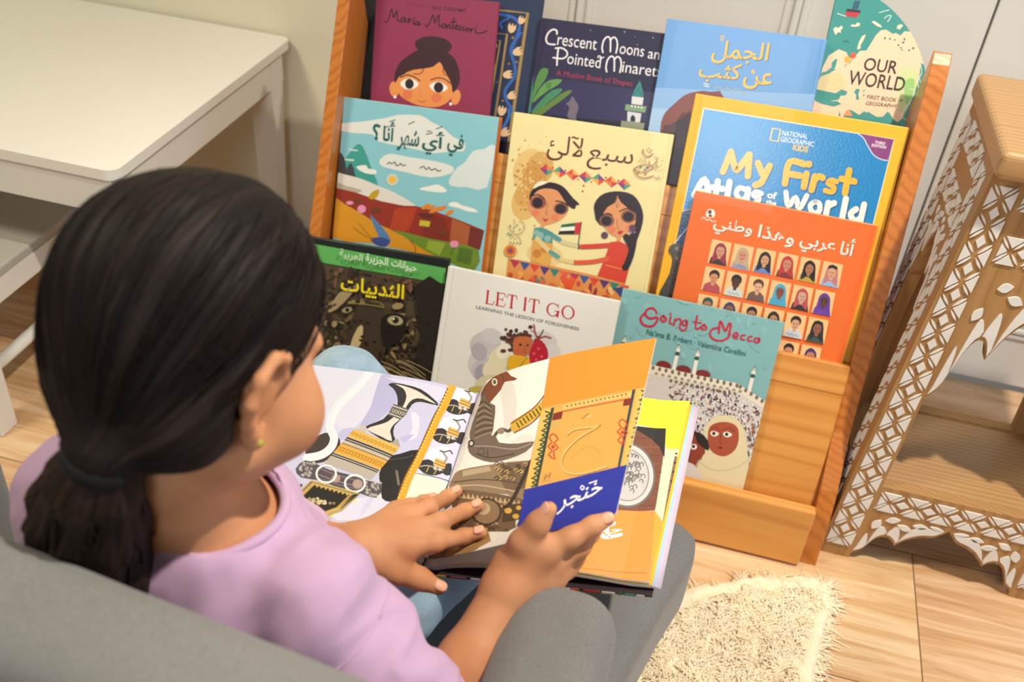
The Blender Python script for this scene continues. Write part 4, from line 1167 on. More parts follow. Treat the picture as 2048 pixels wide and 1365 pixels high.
a.stroke([(1030, 420), (1090, 396), (1150, 420), (1090, 446), (1034, 430)], 5, DC).stroke([(1150, 420), (1176, 404), (1172, 440), (1150, 420)], 4, DC, 0).stroke([(1026, 424), (1050, 470), (1100, 486), (1160, 470)], 6, DC).dots([(1116, 418, 8), (1072, 412, 7), (1098, 430, 6)], '#2f4b86', 8).dots([(1056, 450, 7), (1104, 458, 7)], '#b8303a', 8).stroke([(1160, 345), (1182, 360), (1176, 390), (1190, 420)], 4, DC).stroke([(1165, 480), (1184, 496), (1190, 470)], 4, DC).dots([(1214, 372, 4), (1208, 400, 4), (1218, 430, 4), (1196, 440, 4), (1204, 490, 4), (1186, 350, 4)], DC, 6)

b, a = newbook('picture_book', 'large glossy blue atlas with yellow border behind the orange book', (1393, 187), (1820, 256), 1.212, LZ2, .014, '#efb32c', spine='L', mat=M_printgloss)
a.z(1280, 0, 2.968)
a.poly([(376, 640), (1512, 826), (1150, 2300), (40, 2300)], '#e9e2c0').poly([(380, 646), (1506, 830), (1140, 2300), (40, 2300)], '#1e83c4')
a.poly([(250, 1258), (310, 1244), (420, 1300), (420, 2300), (40, 2300)], '#163e6d').stroke([(236, 1262), (300, 1244), (380, 1260)], 6, '#c9a94a').stroke([(180, 1480), (240, 1400), (300, 1330)], 5, '#c9d2dc', 0).stroke([(170, 1452), (230, 1468)], 4, '#c9d2dc', 0)
a.poly([(1285, 790), (1508, 829), (1470, 952), (1425, 944), (1385, 915), (1350, 860), (1325, 815)], '#86407c', 1).stroke([(1288, 790), (1325, 818), (1350, 862), (1385, 918), (1430, 946), (1468, 953)], 6, '#c9d5e4')
a.text('THIRD', (1392, 852), (1454, 862), 17, '#ece6ea', .02).text('EDITION', (1374, 870), (1458, 884), 17, '#ece6ea', .02)
a.stroke([(786, 762), (834, 769), (820, 840), (772, 832)], 9, '#e3c03c', 0, True)
a.text('NATIONAL', (842, 804), (992, 826), 30, '#eaf0f2', .0).text('GEOGRAPHIC', (833, 840), (1030, 872), 30, '#eaf0f2', .0).text('KIDS', (905, 892), (994, 906), 36, '#f0bb38', .03)
Yl = '#f3b42a'
for dx, c, w_ in ((5, '#155f96', 42), (0, Yl, 38)):
    for st in ([(492, 1020), (540, 902)], [(540, 902), (566, 1000), (585, 1000), (648, 918)], [(650, 918), (640, 1046)], [(700, 968), (728, 1036)], [(770, 985), (740, 1045), (718, 1085), (684, 1100)], [(860, 1090), (888, 962), (976, 976)], [(872, 1030), (950, 1044)], [(988, 1032), (972, 1110)], [(1038, 1048), (1018, 1128)], [(1036, 1068), (1060, 1048), (1084, 1056)], [(1166, 1080), (1136, 1070), (1116, 1088), (1150, 1112), (1140, 1140), (1100, 1132)], [(1242, 1012), (1216, 1148)], [(1196, 1062), (1272, 1078)]):
        a.stroke([(x+dx, y+dx) for x, y in st], w_ if len(st) < 6 else w_*.8, c, 4)
    a.dots([(1002+dx, 975+dx, w_*.55)], c)
for dx, c, w_ in ((5, '#155f96', 40), (0, '#ecebe6', 36)):
    for st in ([(322, 1160), (384, 1062), (412, 1180)], [(340, 1136), (402, 1142)], [(462, 1076), (446, 1180)], [(430, 1112), (490, 1122)], [(532, 1080), (514, 1190)], [(628, 1126), (590, 1116), (572, 1150), (600, 1190), (630, 1170)], [(642, 1124), (630, 1200)], [(720, 1150), (688, 1140), (674, 1160), (708, 1180), (690, 1200)],
               [(866, 1142), (880, 1225), (924, 1170), (944, 1240), (990, 1162)], [(1040, 1198), (1010, 1220), (1024, 1262), (1062, 1256), (1066, 1212), (1040, 1198)], [(1118, 1204), (1100, 1290)], [(1118, 1220), (1152, 1206)], [(1222, 1180), (1196, 1310)], [(1282, 1242), (1250, 1270), (1270, 1310), (1306, 1300)], [(1330, 1214), (1304, 1330)]):
        a.stroke([(x+dx, y+dx) for x, y in st], w_*(.85 if len(st) > 4 else 1), c, 4)
a.text('of', (752, 1176), (806, 1186), 44, '#ecebe6', .03).text('the', (744, 1216), (806, 1226), 34, '#ecebe6', .03)
a.z(1300, 370, 3.69).poly([(138, 490), (150, 450), (178, 434), (210, 436), (236, 450), (226, 520), (214, 600), (190, 700), (170, 830), (60, 830), (110, 720), (150, 640), (165, 560), (156, 520)], '#4d4844', 2).dots([(198, 470, 14)], '#7d766f').dots([(200, 542, 9)], '#b58a4a')

b, a = newbook('picture_book', 'orange book with rows of children portraits in front of the atlas', (1391, 382), (1757, 452), 1.194, LZ2, .011, '#e46d2c', spine='R', back='#e8a43a', edge=.002)
a.z(1300, 370, 3.69)
for dx, c in ((5, '#9c4a1f'), (0, '#efe9de')):
    a.text('أنا', (1396+dx, 512+dx), (1498+dx, 530+dx), 130, c, .015, True).text('عربي', (1090+dx, 486+dx), (1352+dx, 540+dx), 108, c, .015, True).text('وهذا', (784+dx, 412+dx), (1050+dx, 470+dx), 124, c, .015, True).text('وطني', (456+dx, 356+dx), (738+dx, 412+dx), 128, c, .015, True)
a.poly([(416, 236), (418, 196), (438, 178), (468, 184), (480, 204), (470, 240)], '#efe6d8', 2).ell(442, 200, 14, 16, '#6a3a22').poly([(430, 236), (436, 218), (452, 218), (462, 238)], '#6a3a22').stroke([(380, 250), (400, 240), (420, 262), (440, 254), (462, 270), (486, 268)], 6, '#efe6d8')
POR = [('#8f2f40', '#c98f6e', '#382a2c', 1), ('#b7a27f', '#c8876a', '#8f98b8', 1), ('#231b1d', '#cb9672', '#6d7fbb', 2), ('#b0302e', '#bf8463', '#7d2a30', 1), ('#1e1719', '#a9704e', '#b9973a', 2), ('#b8757a', '#cf9d78', '#8fb3d8', 3),
       ('#2a1d1b', '#c98d68', '#b04a52', 0), ('#1c1514', '#4a2d22', '#c9d2cc', 0), ('#4f3422', '#d8a680', '#6f5348', 0), ('#4aa3c4', '#7c4a36', '#4aa3c4', 1), ('#b54a4e', '#c7a18c', '#2c2626', 1), ('#62379a', '#55332a', '#6a3da6', 1),
       ('#245247', '#b07a58', '#40544c', 0), ('#3a3f6e', '#8f6048', '#3f4470', 1), ('#1f1816', '#b57c5a', '#8a4a3a', 0), ('#33241c', '#c08a66', '#7f6a58', 2), ('#1d1818', '#cf9d78', '#c9ccd2', 0), ('#2a2424', '#8d5a44', '#3d5248', 3),
       ('#2a1d1b', '#c98d68', '#b04a52', 0), ('#3a3f6e', '#8f6048', '#3f4470', 1), ('#1f1816', '#b57c5a', '#8a4a3a', 0), ('#4f3422', '#d8a680', '#6f5348', 0), ('#231a1c', '#c58e6a', '#8a3a4a', 0), ('#3f2f6a', '#b07a58', '#5a4a80', 1)]
RO = [((460, 400), (164.4, 32)), ((412, 598), (162.6, 34)), ((362, 800), (162.6, 34)), ((310, 1000), (162.4, 34.4))]
for r_, (o_, st) in enumerate(RO):
    for k in range(6):
        hc_, fc, cc, typ = POR[r_*6+k]
        x, y = o_[0]+st[0]*k, o_[1]+st[1]*k
        f = lambda u, v, x=x, y=y: (x+144*u-36*v, y+29*u+174*v)
        P = lambda L: [f(u, v) for u, v in L]
        a.poly(P([(0, 0), (1, 0), (1, 1), (0, 1)]), '#efbf84')
        def el(u, v, ru, rv, c):
            a.poly(P([(u+ru*math.cos(t_), v+rv*math.sin(t_)) for t_ in np.linspace(0, 6.283, 18, False)]), c)
        a.poly(P([(.06, 1), (.12, .74), (.32, .62), (.7, .62), (.9, .76), (.97, 1)]), cc, 1)
        if typ in (1, 2, 3): a.poly(P([(.18, .95), (.2, .5), (.26, .22), (.5, .08), (.76, .22), (.84, .5), (.88, .95), (.6, .8), (.4, .8)]), hc_, 2)
        else: el(.52, .3, .27, .22, hc_)
        a.poly(P([(.44, .62), (.44, .75), (.6, .75), (.6, .6)]), fc)
        el(.52, .43, .20, .24, fc)
        if typ == 0: a.poly(P([(.3, .4), (.3, .2), (.5, .1), (.74, .2), (.76, .42), (.68, .28), (.5, .24), (.36, .3)]), hc_, 2)
        elif typ == 2: a.poly(P([(.3, .55), (.28, .3), (.5, .12), (.76, .3), (.76, .58), (.7, .34), (.5, .24), (.36, .34)]), hc_, 2)
        elif typ == 3: a.poly(P([(.28, .3), (.3, .14), (.5, .08), (.74, .14), (.76, .28), (.5, .22)]), '#1f1a1c', 1)
        else: a.poly(P([(.3, .36), (.36, .2), (.52, .14), (.68, .2), (.74, .36), (.62, .25), (.42, .25)]), hc_, 1)
        a.dots([(*f(.44, .42), 5.5, 4), (*f(.6, .42), 5.5, 4)], '#2a1a18', 6)
        a.stroke([f(.45, .56), f(.52, .58), f(.6, .555)], 4.5, '#8a3f38', 2)
        a.stroke([f(.52, .44), f(.515, .5)], 3, '#8f5f48', 0)
        if r_*6+k in (1, 7, 16): a.dots([(*f(.25+.1*j, .86+.05*(j % 2)), 5) for j in range(6)], '#5a6a9a', 6)

# ---- bottom tier
b, a = newbook('picture_book', 'dark book with a green band and leopard photo behind the girl', (600, 471), (897, 519), 1.160, LZ1, .012, '#1a211e', spine='R')
a.z(640, 460, 3.2)
a.poly([(-200, 60), (806, 246), (798, 346), (-220, 170)], '#5aa857')
a.poly([(-230, 175), (796, 350), (690, 1300), (-300, 1300)], '#4d4130')
R2 = random.Random(11)
for k in range(420):
    x = R2.uniform(-200, 780); y = R2.uniform(240, 1080)
    if y < 190+(x+200)*.17: continue
    dn = abs(x-330)/330
    c = R2.choice(['#5c4d35', '#6d5b3d', '#847150', '#3a3025', '#2a231c', '#453a2a', '#948159'] if y > 420 else ['#5b3f30', '#6f5040', '#3a2c24', '#4b3a2c', '#2c221d'])
    a.ell(x, y, R2.uniform(10, 44), R2.uniform(7, 22), c, R2.uniform(-1, 1.2)+(.6 if x > 330 else -.6), 8)
a.poly([(610, 360), (800, 352), (700, 1100), (600, 900), (660, 650)], '#241f1b', 2)
a.poly([(250, 480), (420, 500), (430, 700), (400, 860), (250, 880), (190, 700)], '#3b2f24', 2).poly([(400, 560), (500, 530), (560, 570), (545, 680), (470, 730), (410, 740)], '#1b1613', 2)
a.ell(490, 578, 62, 40, '#262019', .15).ell(490, 576, 50, 30, '#a39a78', .15).ell(492, 574, 22, 22, '#3a3324').ell(492, 574, 11, 12, '#0f0d0c').ell(480, 566, 6, 6, '#e8e6da')
a.ell(180, 510, 46, 28, '#2a241c', -.2).ell(182, 508, 34, 18, '#8d8465', -.2).ell(184, 508, 12, 13, '#14110e')
a.poly([(200, 740), (250, 620), (285, 615), (270, 720), (220, 790)], '#b7a67c', 2).poly([(60, 520), (130, 400), (250, 350), (200, 420), (120, 500)], '#9a8a64', 2).poly([(240, 880), (300, 850), (380, 870), (360, 960), (280, 960)], '#1d1815', 2)
for k in range(90): a.ell(R2.gauss(520, 110), R2.gauss(800, 120), R2.uniform(8, 18), R2.uniform(5, 11), '#1f1914', R2.uniform(-.3, 1.2), 7)
for k in range(60): a.ell(R2.gauss(90, 70), R2.gauss(640, 120), R2.uniform(8, 18), R2.uniform(5, 10), '#2a221a', R2.uniform(-1, .4), 7)
for k in range(16):
    x = R2.uniform(440, 620); y = R2.uniform(860, 960); a.stroke([(x-60, y-40), (x+30, y), (x+110, y+50+R2.uniform(-20, 20))], 4, '#a8946a', 3)
a.text('حيوانات', (466, 238), (626, 276), 62, '#dfe8d8', .012, True).text('الجزيرة', (304, 206), (444, 242), 66, '#dfe8d8', .012, True).text('العربية', (136, 174), (284, 212), 62, '#c9d8c0', .012, True)
a.text('الثدييات', (142, 400), (544, 462), 116, '#e3d122', .02, True).stroke([(200, 462), (300, 470), (420, 490)], 5, '#8f8338')

b, a = newbook('picture_book', 'white book with red serif title and a curly-haired child painted below', (898, 533), (1241, 604), 1.146, LZ1, .010, '#dddbd6', spine='L')
a.z(640, 460, 3.2)
RD = '#b41f2b'
def serif(ch, x, y, w, h):
    ex = np.array([.972, .175]); ey = np.array([.10, -1.0])
    Q = lambda u, v: tuple(np.array([x, y])+ex*u*w+ey*v*h)
    st, th = 13, 5
    V_ = lambda u: (a.stroke([Q(u, .02), Q(u, .98)], st, RD, 0), a.stroke([Q(u-.16, 0), Q(u+.16, 0)], th, RD, 0), a.stroke([Q(u-.16, 1), Q(u+.16, 1)], th, RD, 0))
    if ch == 'L': V_(.2); a.stroke([Q(.1, 0), Q(.92, 0), Q(.98, .26)], th+1, RD, 0)
    if ch == 'E': V_(.2); a.stroke([Q(.1, 0), Q(.92, 0), Q(.98, .22)], th+1, RD, 0); a.stroke([Q(.1, 1), Q(.88, 1), Q(.92, .8)], th+1, RD, 0); a.stroke([Q(.2, .52), Q(.7, .52)], th, RD, 0); a.stroke([Q(.7, .4), Q(.7, .64)], th, RD, 0)
    if ch == 'T': a.stroke([Q(.5, .02), Q(.5, .98)], st, RD, 0); a.stroke([Q(.34, 0), Q(.66, 0)], th, RD, 0); a.stroke([Q(.04, .76), Q(.08, 1), Q(.92, 1), Q(.96, .76)], th+1, RD, 0)
    if ch == 'I': V_(.5)
    if ch in 'OG':
        P = [Q(.5+.5*math.cos(t_), .5+.53*math.sin(t_)) for t_ in np.linspace(0, 6.283, 40, False)]; I = [Q(.5+.5*.73*math.cos(t_), .5+.53*.88*math.sin(t_)) for t_ in np.linspace(0, 6.283, 40, False)]
        rng = range(40) if ch == 'O' else range(5, 36)
        for i in rng: a.polyuv([a.to_uv(*a.px(q)) for q in (P[i], P[(i+1) % 40], I[(i+1) % 40], I[i])], RD)
        if ch == 'G': a.stroke([Q(.9, .04), Q(.9, .42)], st, RD, 0); a.stroke([Q(.68, .43), Q(1.04, .43)], th, RD, 0); a.stroke([Q(.88, .98), Q(.9, .72)], th, RD, 0)
for ch, x, y, w in (('L', 1056, 470, 58), ('E', 1120, 482, 66), ('T', 1190, 495, 68), ('I', 1292, 514, 34), ('T', 1330, 522, 72), ('G', 1446, 545, 84), ('O', 1542, 562, 86)): serif(ch, x, y, w, 82)
a.text('LEARNING THE LESSON OF FORGIVENESS', (998, 504), (1656, 646), 21, '#55555d', .006)
R3 = random.Random(5)
for (x, y, rx, ry, c) in ((1060, 740, 100, 90, '#bdb9bd'), (1020, 850, 70, 90, '#c6c2c2'), (1430, 720, 90, 70, '#c9c5c6'), (1480, 790, 60, 60, '#cfccca'), (1060, 900, 90, 80, '#b9b5ba'), (1100, 680, 70, 50, '#c5c1c3'), (1020, 780, 50, 60, '#a9a5ad'), (1040, 920, 50, 60, '#9c99a6'), (1150, 830, 70, 80, '#d6cfae'), (1110, 900, 70, 70, '#d9d2b4'), (1170, 780, 40, 50, '#e1dcc8'), (1070, 980, 80, 50, '#c9c3a2'), (1010, 1020, 60, 20, '#b5a84a')): a.ell(x, y, rx, ry, c, R3.uniform(-.4, .4), 22)
for k in range(70): a.ell(R3.gauss(1272, 46), R3.gauss(700, 36), R3.uniform(9, 20), R3.uniform(8, 16), R3.choice(['#4c2c24', '#5d362a', '#3c2320']), 0, 9)
a.poly([(1235, 740), (1250, 690), (1310, 680), (1362, 700), (1360, 750), (1330, 800), (1285, 812), (1245, 790)], '#b8653d', 3).ell(1262, 780, 22, 18, '#c2583a').dots([(1284, 735, 8, 9), (1330, 738, 7, 8)], '#3a2220').stroke([(1300, 780), (1320, 784)], 5, '#8c2f2a', 0).stroke([(1310, 740), (1318, 762), (1306, 766)], 3, '#8a452c')
a.poly([(1206, 820), (1250, 800), (1320, 812), (1352, 840), (1345, 930), (1215, 930)], '#dba726', 2).stroke([(1330, 815), (1280, 870)], 6, '#9a7420', 0)
a.poly([(1340, 800), (1370, 720), (1400, 700), (1440, 730), (1462, 800), (1430, 880), (1360, 880)], '#b02030', 2).dots([(1370, 790, 9), (1400, 760, 9), (1420, 810, 9), (1385, 830, 9), (1410, 850, 8)], '#d6566a')
a.stroke([(1400, 705), (1380, 660), (1370, 605)], 8, '#a82a34').stroke([(1400, 700), (1430, 640)], 8, '#5a4a34').stroke([(1395, 700), (1440, 680), (1480, 692)], 7, '#a82a34').stroke([(1370, 650), (1350, 640)], 5, '#a82a34', 0)

b, a = newbook('paperback_book', 'turquoise paperback with red title, minarets, crowd and a veiled woman', (1246, 577), (1570, 646), 1.166, LZ1, .004, '#7fb1b5', spine=None, paper=True)
a.z(1200, 560, 3.102)
for k in range(60): a.ell(R3.uniform(100, 1150), R3.uniform(60, 600), R3.uniform(14, 50), R3.uniform(6, 20), R3.choice(['#84b7ba', '#7aabb0', '#88b9bb', '#7caeb3']), R3.uniform(0, 3), 10)
RD = '#bf1f3d'
for st, w_ in (([(352, 205), (330, 176), (296, 182), (282, 215), (312, 240), (352, 232), (356, 250), (330, 284), (290, 286), (262, 270), (252, 238), (274, 210)], 13), ([(395, 222), (376, 238), (392, 260), (412, 244), (395, 222)], 12), ([(440, 228), (432, 264), (446, 272)], 11), ([(468, 242), (458, 282)], 11), ([(466, 256), (490, 240), (502, 254), (494, 292)], 10),
               ([(536, 250), (514, 258), (514, 278), (534, 278), (540, 254), (536, 300), (512, 314), (496, 300)], 11), ([(604, 222), (592, 290), (606, 304), (620, 296)], 11), ([(578, 258), (630, 268)], 8), ([(646, 276), (628, 290), (642, 310), (662, 298), (646, 276)], 11),
               ([(738, 328), (744, 262), (756, 268), (778, 318), (800, 272), (812, 280), (800, 340)], 13), ([(734, 296), (696, 306), (682, 340), (710, 370), (760, 376), (800, 352), (806, 322)], 12), ([(832, 346), (856, 348), (850, 328), (830, 334), (828, 356), (852, 364)], 10), ([(900, 342), (878, 346), (874, 364), (896, 372)], 10), ([(944, 350), (922, 354), (918, 374), (942, 380)], 10), ([(986, 362), (962, 362), (958, 382), (976, 386), (990, 362), (986, 388)], 10)):
    a.stroke(st, w_, RD, 4)
a.dots([(437, 210, 7), (395, 241, 4), (476, 296, 4), (644, 292, 4), (602, 262, 5), (322, 208, 4)], RD)
a.text("Na'ima B. Robert · Valentina Cavallini", (286, 338), (900, 474), 36, '#1f6a5d', .004)
for (x0, y0, x1, y1) in ((486, 432, 456, 560), (606, 460, 580, 590), (954, 570, 922, 700), (152, 380, 134, 460)):
    a.stroke([(x0, y0), (x1, y1)], 24, '#e6e3da', 0); dx, dy = (x1-x0), (y1-y0); a.ell(x0+dx*.2, y0+dy*.2, 15, 13, '#2f5a4c'); a.stroke([(x0, y0), (x0+4, y0-24)], 9, '#d8cfb8', 0); a.dots([(x0+5, y0-30, 5)], '#6b5a3a')
a.ell(395, 530, 46, 28, '#7b2a27', .2).ell(520, 556, 46, 26, '#7b2a27', .2).ell(640, 584, 46, 26, '#7b2a27', .2)
a.poly([(200, 505), (330, 528), (600, 590), (850, 640), (1030, 752), (1015, 800), (840, 690), (600, 645), (330, 590), (180, 560)], '#e4dccd')
for k in range(14):
    x = 330+k*40; y = 545+k*8.4; a.ell(x, y, 10, 14, '#7d6a4e', .1, 10); a.ell(x+20, y+36, 12, 9, '#a08f70', .2, 8)
for k in range(5): a.ell(870+k*34, 662+k*22, 10, 13, '#7d6a4e', .3, 10)
a.poly([(180, 560), (330, 590), (600, 645), (840, 690), (1015, 800), (930, 1130), (860, 1400), (200, 1400)], '#d3cdc9')
for k in range(13): a.ell(440+k*33, 625+k*7, 11, 11, '#7d6a4e', .1, 9); 
L_ = []
for k in range(1500):
    x = R3.uniform(430, 1020); y = R3.uniform(640, 1240)
    if y < 640+(x-440)*.125 or (x > 840 and y < 700+(x-840)*.62): continue
    L_.append((x, y))
for j, c in enumerate(('#2b2b52', '#7d2c33', '#242227', '#f3efe8', '#4a3f6b', '#f3efe8', '#a0654a')):
    a.dots([(x, y, R3.uniform(3.5, 6), R3.uniform(5, 9)*(1 if y < 850 else 1.35)) for x, y in L_[j::7]], c, 6)
a.poly([(640, 1060), (640, 960), (670, 880), (730, 842), (800, 838), (860, 870), (900, 940), (912, 1040), (918, 1130), (900, 1400), (560, 1400), (590, 1180), (630, 1110)], '#e2d3aa', 2).stroke([(620, 1130), (700, 1175), (820, 1170), (912, 1120)], 5, '#c9b98c')
a.poly([(668, 985), (680, 910), (740, 880), (810, 884), (856, 920), (858, 1000), (830, 1060), (770, 1092), (710, 1075), (676, 1035)], '#aa5136', 3)
a.poly([(684, 946), (702, 934), (738, 948), (722, 966), (698, 966)], '#f0e9dc', 2).poly([(762, 950), (788, 938), (820, 956), (800, 972), (776, 970)], '#f0e9dc', 2).dots([(706, 950, 11), (786, 955, 11)], '#2a1c18').stroke([(690, 925), (720, 912), (742, 930)], 5, '#7a3524').stroke([(760, 930), (800, 915), (836, 940)], 5, '#7a3524').stroke([(752, 950), (744, 1000), (756, 1012)], 5, '#7a3524').poly([(728, 1034), (748, 1030), (764, 1038), (746, 1048)], '#7d2422')
a.poly([(500, 930), (590, 930), (640, 990), (652, 1070), (606, 1120), (590, 1150), (500, 1150)], '#8f3f2a', 2).poly([(560, 940), (620, 945), (668, 990), (676, 1056), (630, 1030), (600, 1000), (590, 960)], '#2b2422', 2).ell(582, 1032, 20, 18, '#f0e9dc').ell(580, 1030, 10, 11, '#2a1c18').poly([(500, 1150), (580, 1140), (640, 1240), (640, 1400), (480, 1400)], '#d8d2cc', 2)

for b in BOOKS: b.finish()

# ================================================================== OPEN PICTURE BOOK ON THE LAP
ob = empty('open_book', (-.2, .73, .44), 'open picture book held on the lap with one page being turned', 'book')
ST = at_z(957, 787, .474); SB = at_z(847, 1120, .452)
dL = at_z(650, 735, .470)-ST; LT = ST+dL/np.linalg.norm(dL)*.252
dB = at_z(600, 1037, .456)-SB; LB = SB+dB/np.linalg.norm(dB)*.245
RT = at_z(1380, 803, .490); RB = at_z(1300, 1165, .452)
PT_ = at_z(1313, 678, .600); PB_ = at_y(1233, 1028, .636)
def proj_px(p):
    d = np.asarray(p)-CAM; k = d@CF
    return (1024+FPX*(d@CR)/k, 682.5-FPX*(d@CU)/k)
class Sheet:
    """a page: ruled between two curved edges. s across from the spine, t from far edge (0) to near edge (1)"""
    def __init__(s, a0, b0, a1, b1, bulge, sag=0.0):
        s.a0, s.b0, s.a1, s.b1, s.bulge = a0, b0, a1, b1, bulge
    def base(s, u, v):
        p = (s.a0*(1-u)+s.a1*u)*(1-v)+(s.b0*(1-u)+s.b1*u)*v
        return p+np.array([0, 0, s.bulge(u, v)])
    def nrm(s, u, v):
        e = 1e-3
        n = np.cross(s.base(u+e, v)-s.base(u-e, v), s.base(u, v+e)-s.base(u, v-e))
        n = n/np.linalg.norm(n)
        return n if n@(CAM-s.base(u, v)) > 0 else -n
    def to3(s, u, v, l=0.0): return s.base(u, v)+s.nrm(u, v)*l
    def to_uv(s, x, y):
        q = np.array([.5, .5]); tgt = np.array([x, y])
        for _ in range(14):
            f = np.array(proj_px(s.base(*q)))-tgt
            e = 1e-4
            J = np.stack([(np.array(proj_px(s.base(q[0]+e, q[1])))-np.array(proj_px(s.base(*q))))/e, (np.array(proj_px(s.base(q[0], q[1]+e)))-np.array(proj_px(s.base(*q))))/e], 1)
            st = np.linalg.solve(J, -f); m_ = np.abs(st).max()
            q = q+st*min(1, .6/m_ if m_ > 0 else 1)
            q = np.clip(q, -1.5, 2.5)
            if m_ < 1e-5: break
        return (float(q[0]), float(q[1]))
    def art(s, nu=24, nv=6):
        G = np.array([[s.base(i/nu, j/nv) for j in range(nv+1)] for i in range(nu+1)])
        Nn = np.array([[s.nrm(min(max(i/nu, .002), .998), j/nv) for j in range(nv+1)] for i in range(nu+1)])
        def facet(u, v, l=0.0):          # the same facets for every printed shape, so that inks never cross
            i = min(int(u*nu), nu-1); j = min(int(v*nv), nv-1); a_ = u*nu-i; b_ = v*nv-j
            L = lambda K: K[i, j]+(K[i+1, j]-K[i, j])*a_+(K[i, j+1]-K[i, j])*b_ if a_+b_ <= 1 else K[i+1, j+1]+(K[i, j+1]-K[i+1, j+1])*(1-a_)+(K[i+1, j]-K[i+1, j+1])*(1-b_)
            return L(G)+L(Nn)*l
        A = Art(s.to_uv, facet, 1.0, 1.0, (nu, nv), 5e-6)
        A.layer = 12
        return A
    def slab(s, th, nu=24, nv=6):
        """closed sheet of thickness th below the surface"""
        vs = []; fs = []
        for k in (0, 1):
            for i in range(nu+1):
                for j in range(nv+1):
                    p = s.base(i/nu, j/nv); n = s.nrm(i/nu, j/nv)
                    vs.append(p-n*(th(i/nu) if callable(th) else th)*k)
        W_ = nv+1; N = (nu+1)*W_
        for i in range(nu):
            for j in range(nv):
                a = i*W_+j
                fs.append((a, a+1, a+W_)); fs.append((a+1, a+W_+1, a+W_)); fs.append((N+a, N+a+W_, N+a+W_+1, N+a+1))
        ring = [i*W_ for i in range(nu+1)]+[nu*W_+j for j in range(1, nv+1)]+[i*W_+nv for i in range(nu-1, -1, -1)]+[j for j in range(nv-1, 0, -1)]
        for k in range(len(ring)):
            a, b = ring[k], ring[(k+1) % len(ring)]
            fs.append((a, b, N+b, N+a))
        return vs, fs
def page_obj(name, sh, a, th, parent, base='#e6e3dc', flip=True, edgecol=None):
    vs, fs = sh.slab(th)
    mb = MB(); mb.raw(vs, fs); nf = len(fs)
    cols = a.mesh_into(mb, 1)
    o = mb.build(name, [edgecol or plain(name+'_paper', base, .5, .02, 40), M_printpage], parent, False, recalc=False)
    bm = bmesh.new(); bm.from_mesh(o.data); bm.faces.ensure_lookup_table()
    bmesh.ops.recalc_face_normals(bm, faces=bm.faces[:nf])
    for f in bm.faces[nf:]:
        f.normal_update()
        if f.normal.dot(Vector(CAM)-f.calc_center_median()) < 0: f.normal_flip()
    for f in bm.faces[:nf]: f.smooth = True
    bm.to_mesh(o.data); bm.free()
    paint(o, cols, nf)
    return o
page_edges = NT('leaf_edges')
ve = page_edges.coords((1, 1, 900))
ne = page_edges.noise(page_edges.coords((3, 3, 700)), 1.0, 2)
page_edges.set(Base_Color=page_edges.ramp(ne.outputs[0], [(.30, '#cfc9b8'), (.42, '#e8e2d0'), (.5, '#e9c94a'), (.56, '#a9cbe6'), (.63, '#e3c9cf'), (.72, '#efe8d8')]), Roughness=.7)
M_edges = page_edges.mat

# --- left page stack
shL = Sheet(ST, SB, LT, LB, lambda u, v: .010*math.sin(math.pi*min(1, max(u, 0)*1.25))*math.exp(-u*1.5)-.004*math.exp(-u*20))
a = shL.art()
a.z(480, 680, 3.592)
a.poly([(-900, -200), (1760, -200), (1760, 1400), (-900, 1400)], '#b6b6d2')
a.poly([(480, 120), (900, 200), (1030, 262), (990, 400), (900, 560), (760, 660), (620, 640), (560, 560)], '#c6c7d9', 2).poly([(560, 560), (760, 660), (720, 760), (600, 860), (480, 860), (440, 700)], '#c0c0d8', 2)
for P, c in (([(1010, 260), (1090, 270), (1130, 420), (1080, 500), (960, 600), (860, 620), (940, 480)], '#a6a6ca'), ([(1180, 470), (1380, 480), (1300, 640), (1250, 780), (1180, 790), (1130, 700), (1140, 600)], '#b6b6d2'), ([(1230, 520), (1290, 560), (1270, 700), (1200, 720), (1240, 640)], '#c9c9dc'), ([(1040, 270), (1500, 350), (1420, 440), (1300, 380), (1200, 330)], '#c3c2da'), ([(740, 640), (830, 640), (760, 720), (700, 700)], '#aeadd0'), ([(1150, 700), (1250, 680), (1180, 740)], '#a9a8cf'), ([(700, 1240), (900, 1130), (1130, 1160), (1100, 1280), (700, 1300)], '#c6c7da'), ([(920, 1140), (960, 1150), (880, 1260), (860, 1250)], '#bdbdda')):
    a.poly(P, c, 2)
a.poly([(470, 800), (560, 690), (650, 670), (720, 720), (700, 800), (600, 880), (500, 880)], '#3a2f2c', 2)
a.stroke([(930, 236), (860, 320), (780, 400), (700, 480), (655, 580), (650, 640), (676, 710), (650, 780), (580, 830), (480, 850)], 58, '#d3d6de').stroke([(900, 250), (800, 350), (690, 470), (640, 600), (668, 720), (600, 810)], 6, '#c3c6d6').stroke([(920, 270), (760, 430), (670, 580), (690, 720)], 5, '#cdd0dd')
a.poly([(1000, 960), (1060, 850), (1150, 820), (1290, 790), (1240, 920), (1200, 1010), (1150, 1150), (1080, 1166), (1020, 1140), (1010, 1040)], '#1d1b1d', 2).stroke([(1125, 945), (1140, 1040)], 18, '#6f665a', 0).stroke([(1080, 860), (1180, 850), (1240, 830)], 5, '#4a464a')
DS = '#2a282b'; SV = '#cbc4b8'
a.poly([(1066, 322), (1110, 310), (1200, 326), (1300, 356), (1390, 424), (1424, 474), (1300, 446), (1236, 466), (1190, 540), (1110, 620), (1104, 690), (1116, 716), (1070, 744), (990, 700), (905, 640), (930, 610), (1030, 570), (1090, 500), (1130, 470), (1128, 400), (1100, 350)], DS, 2)
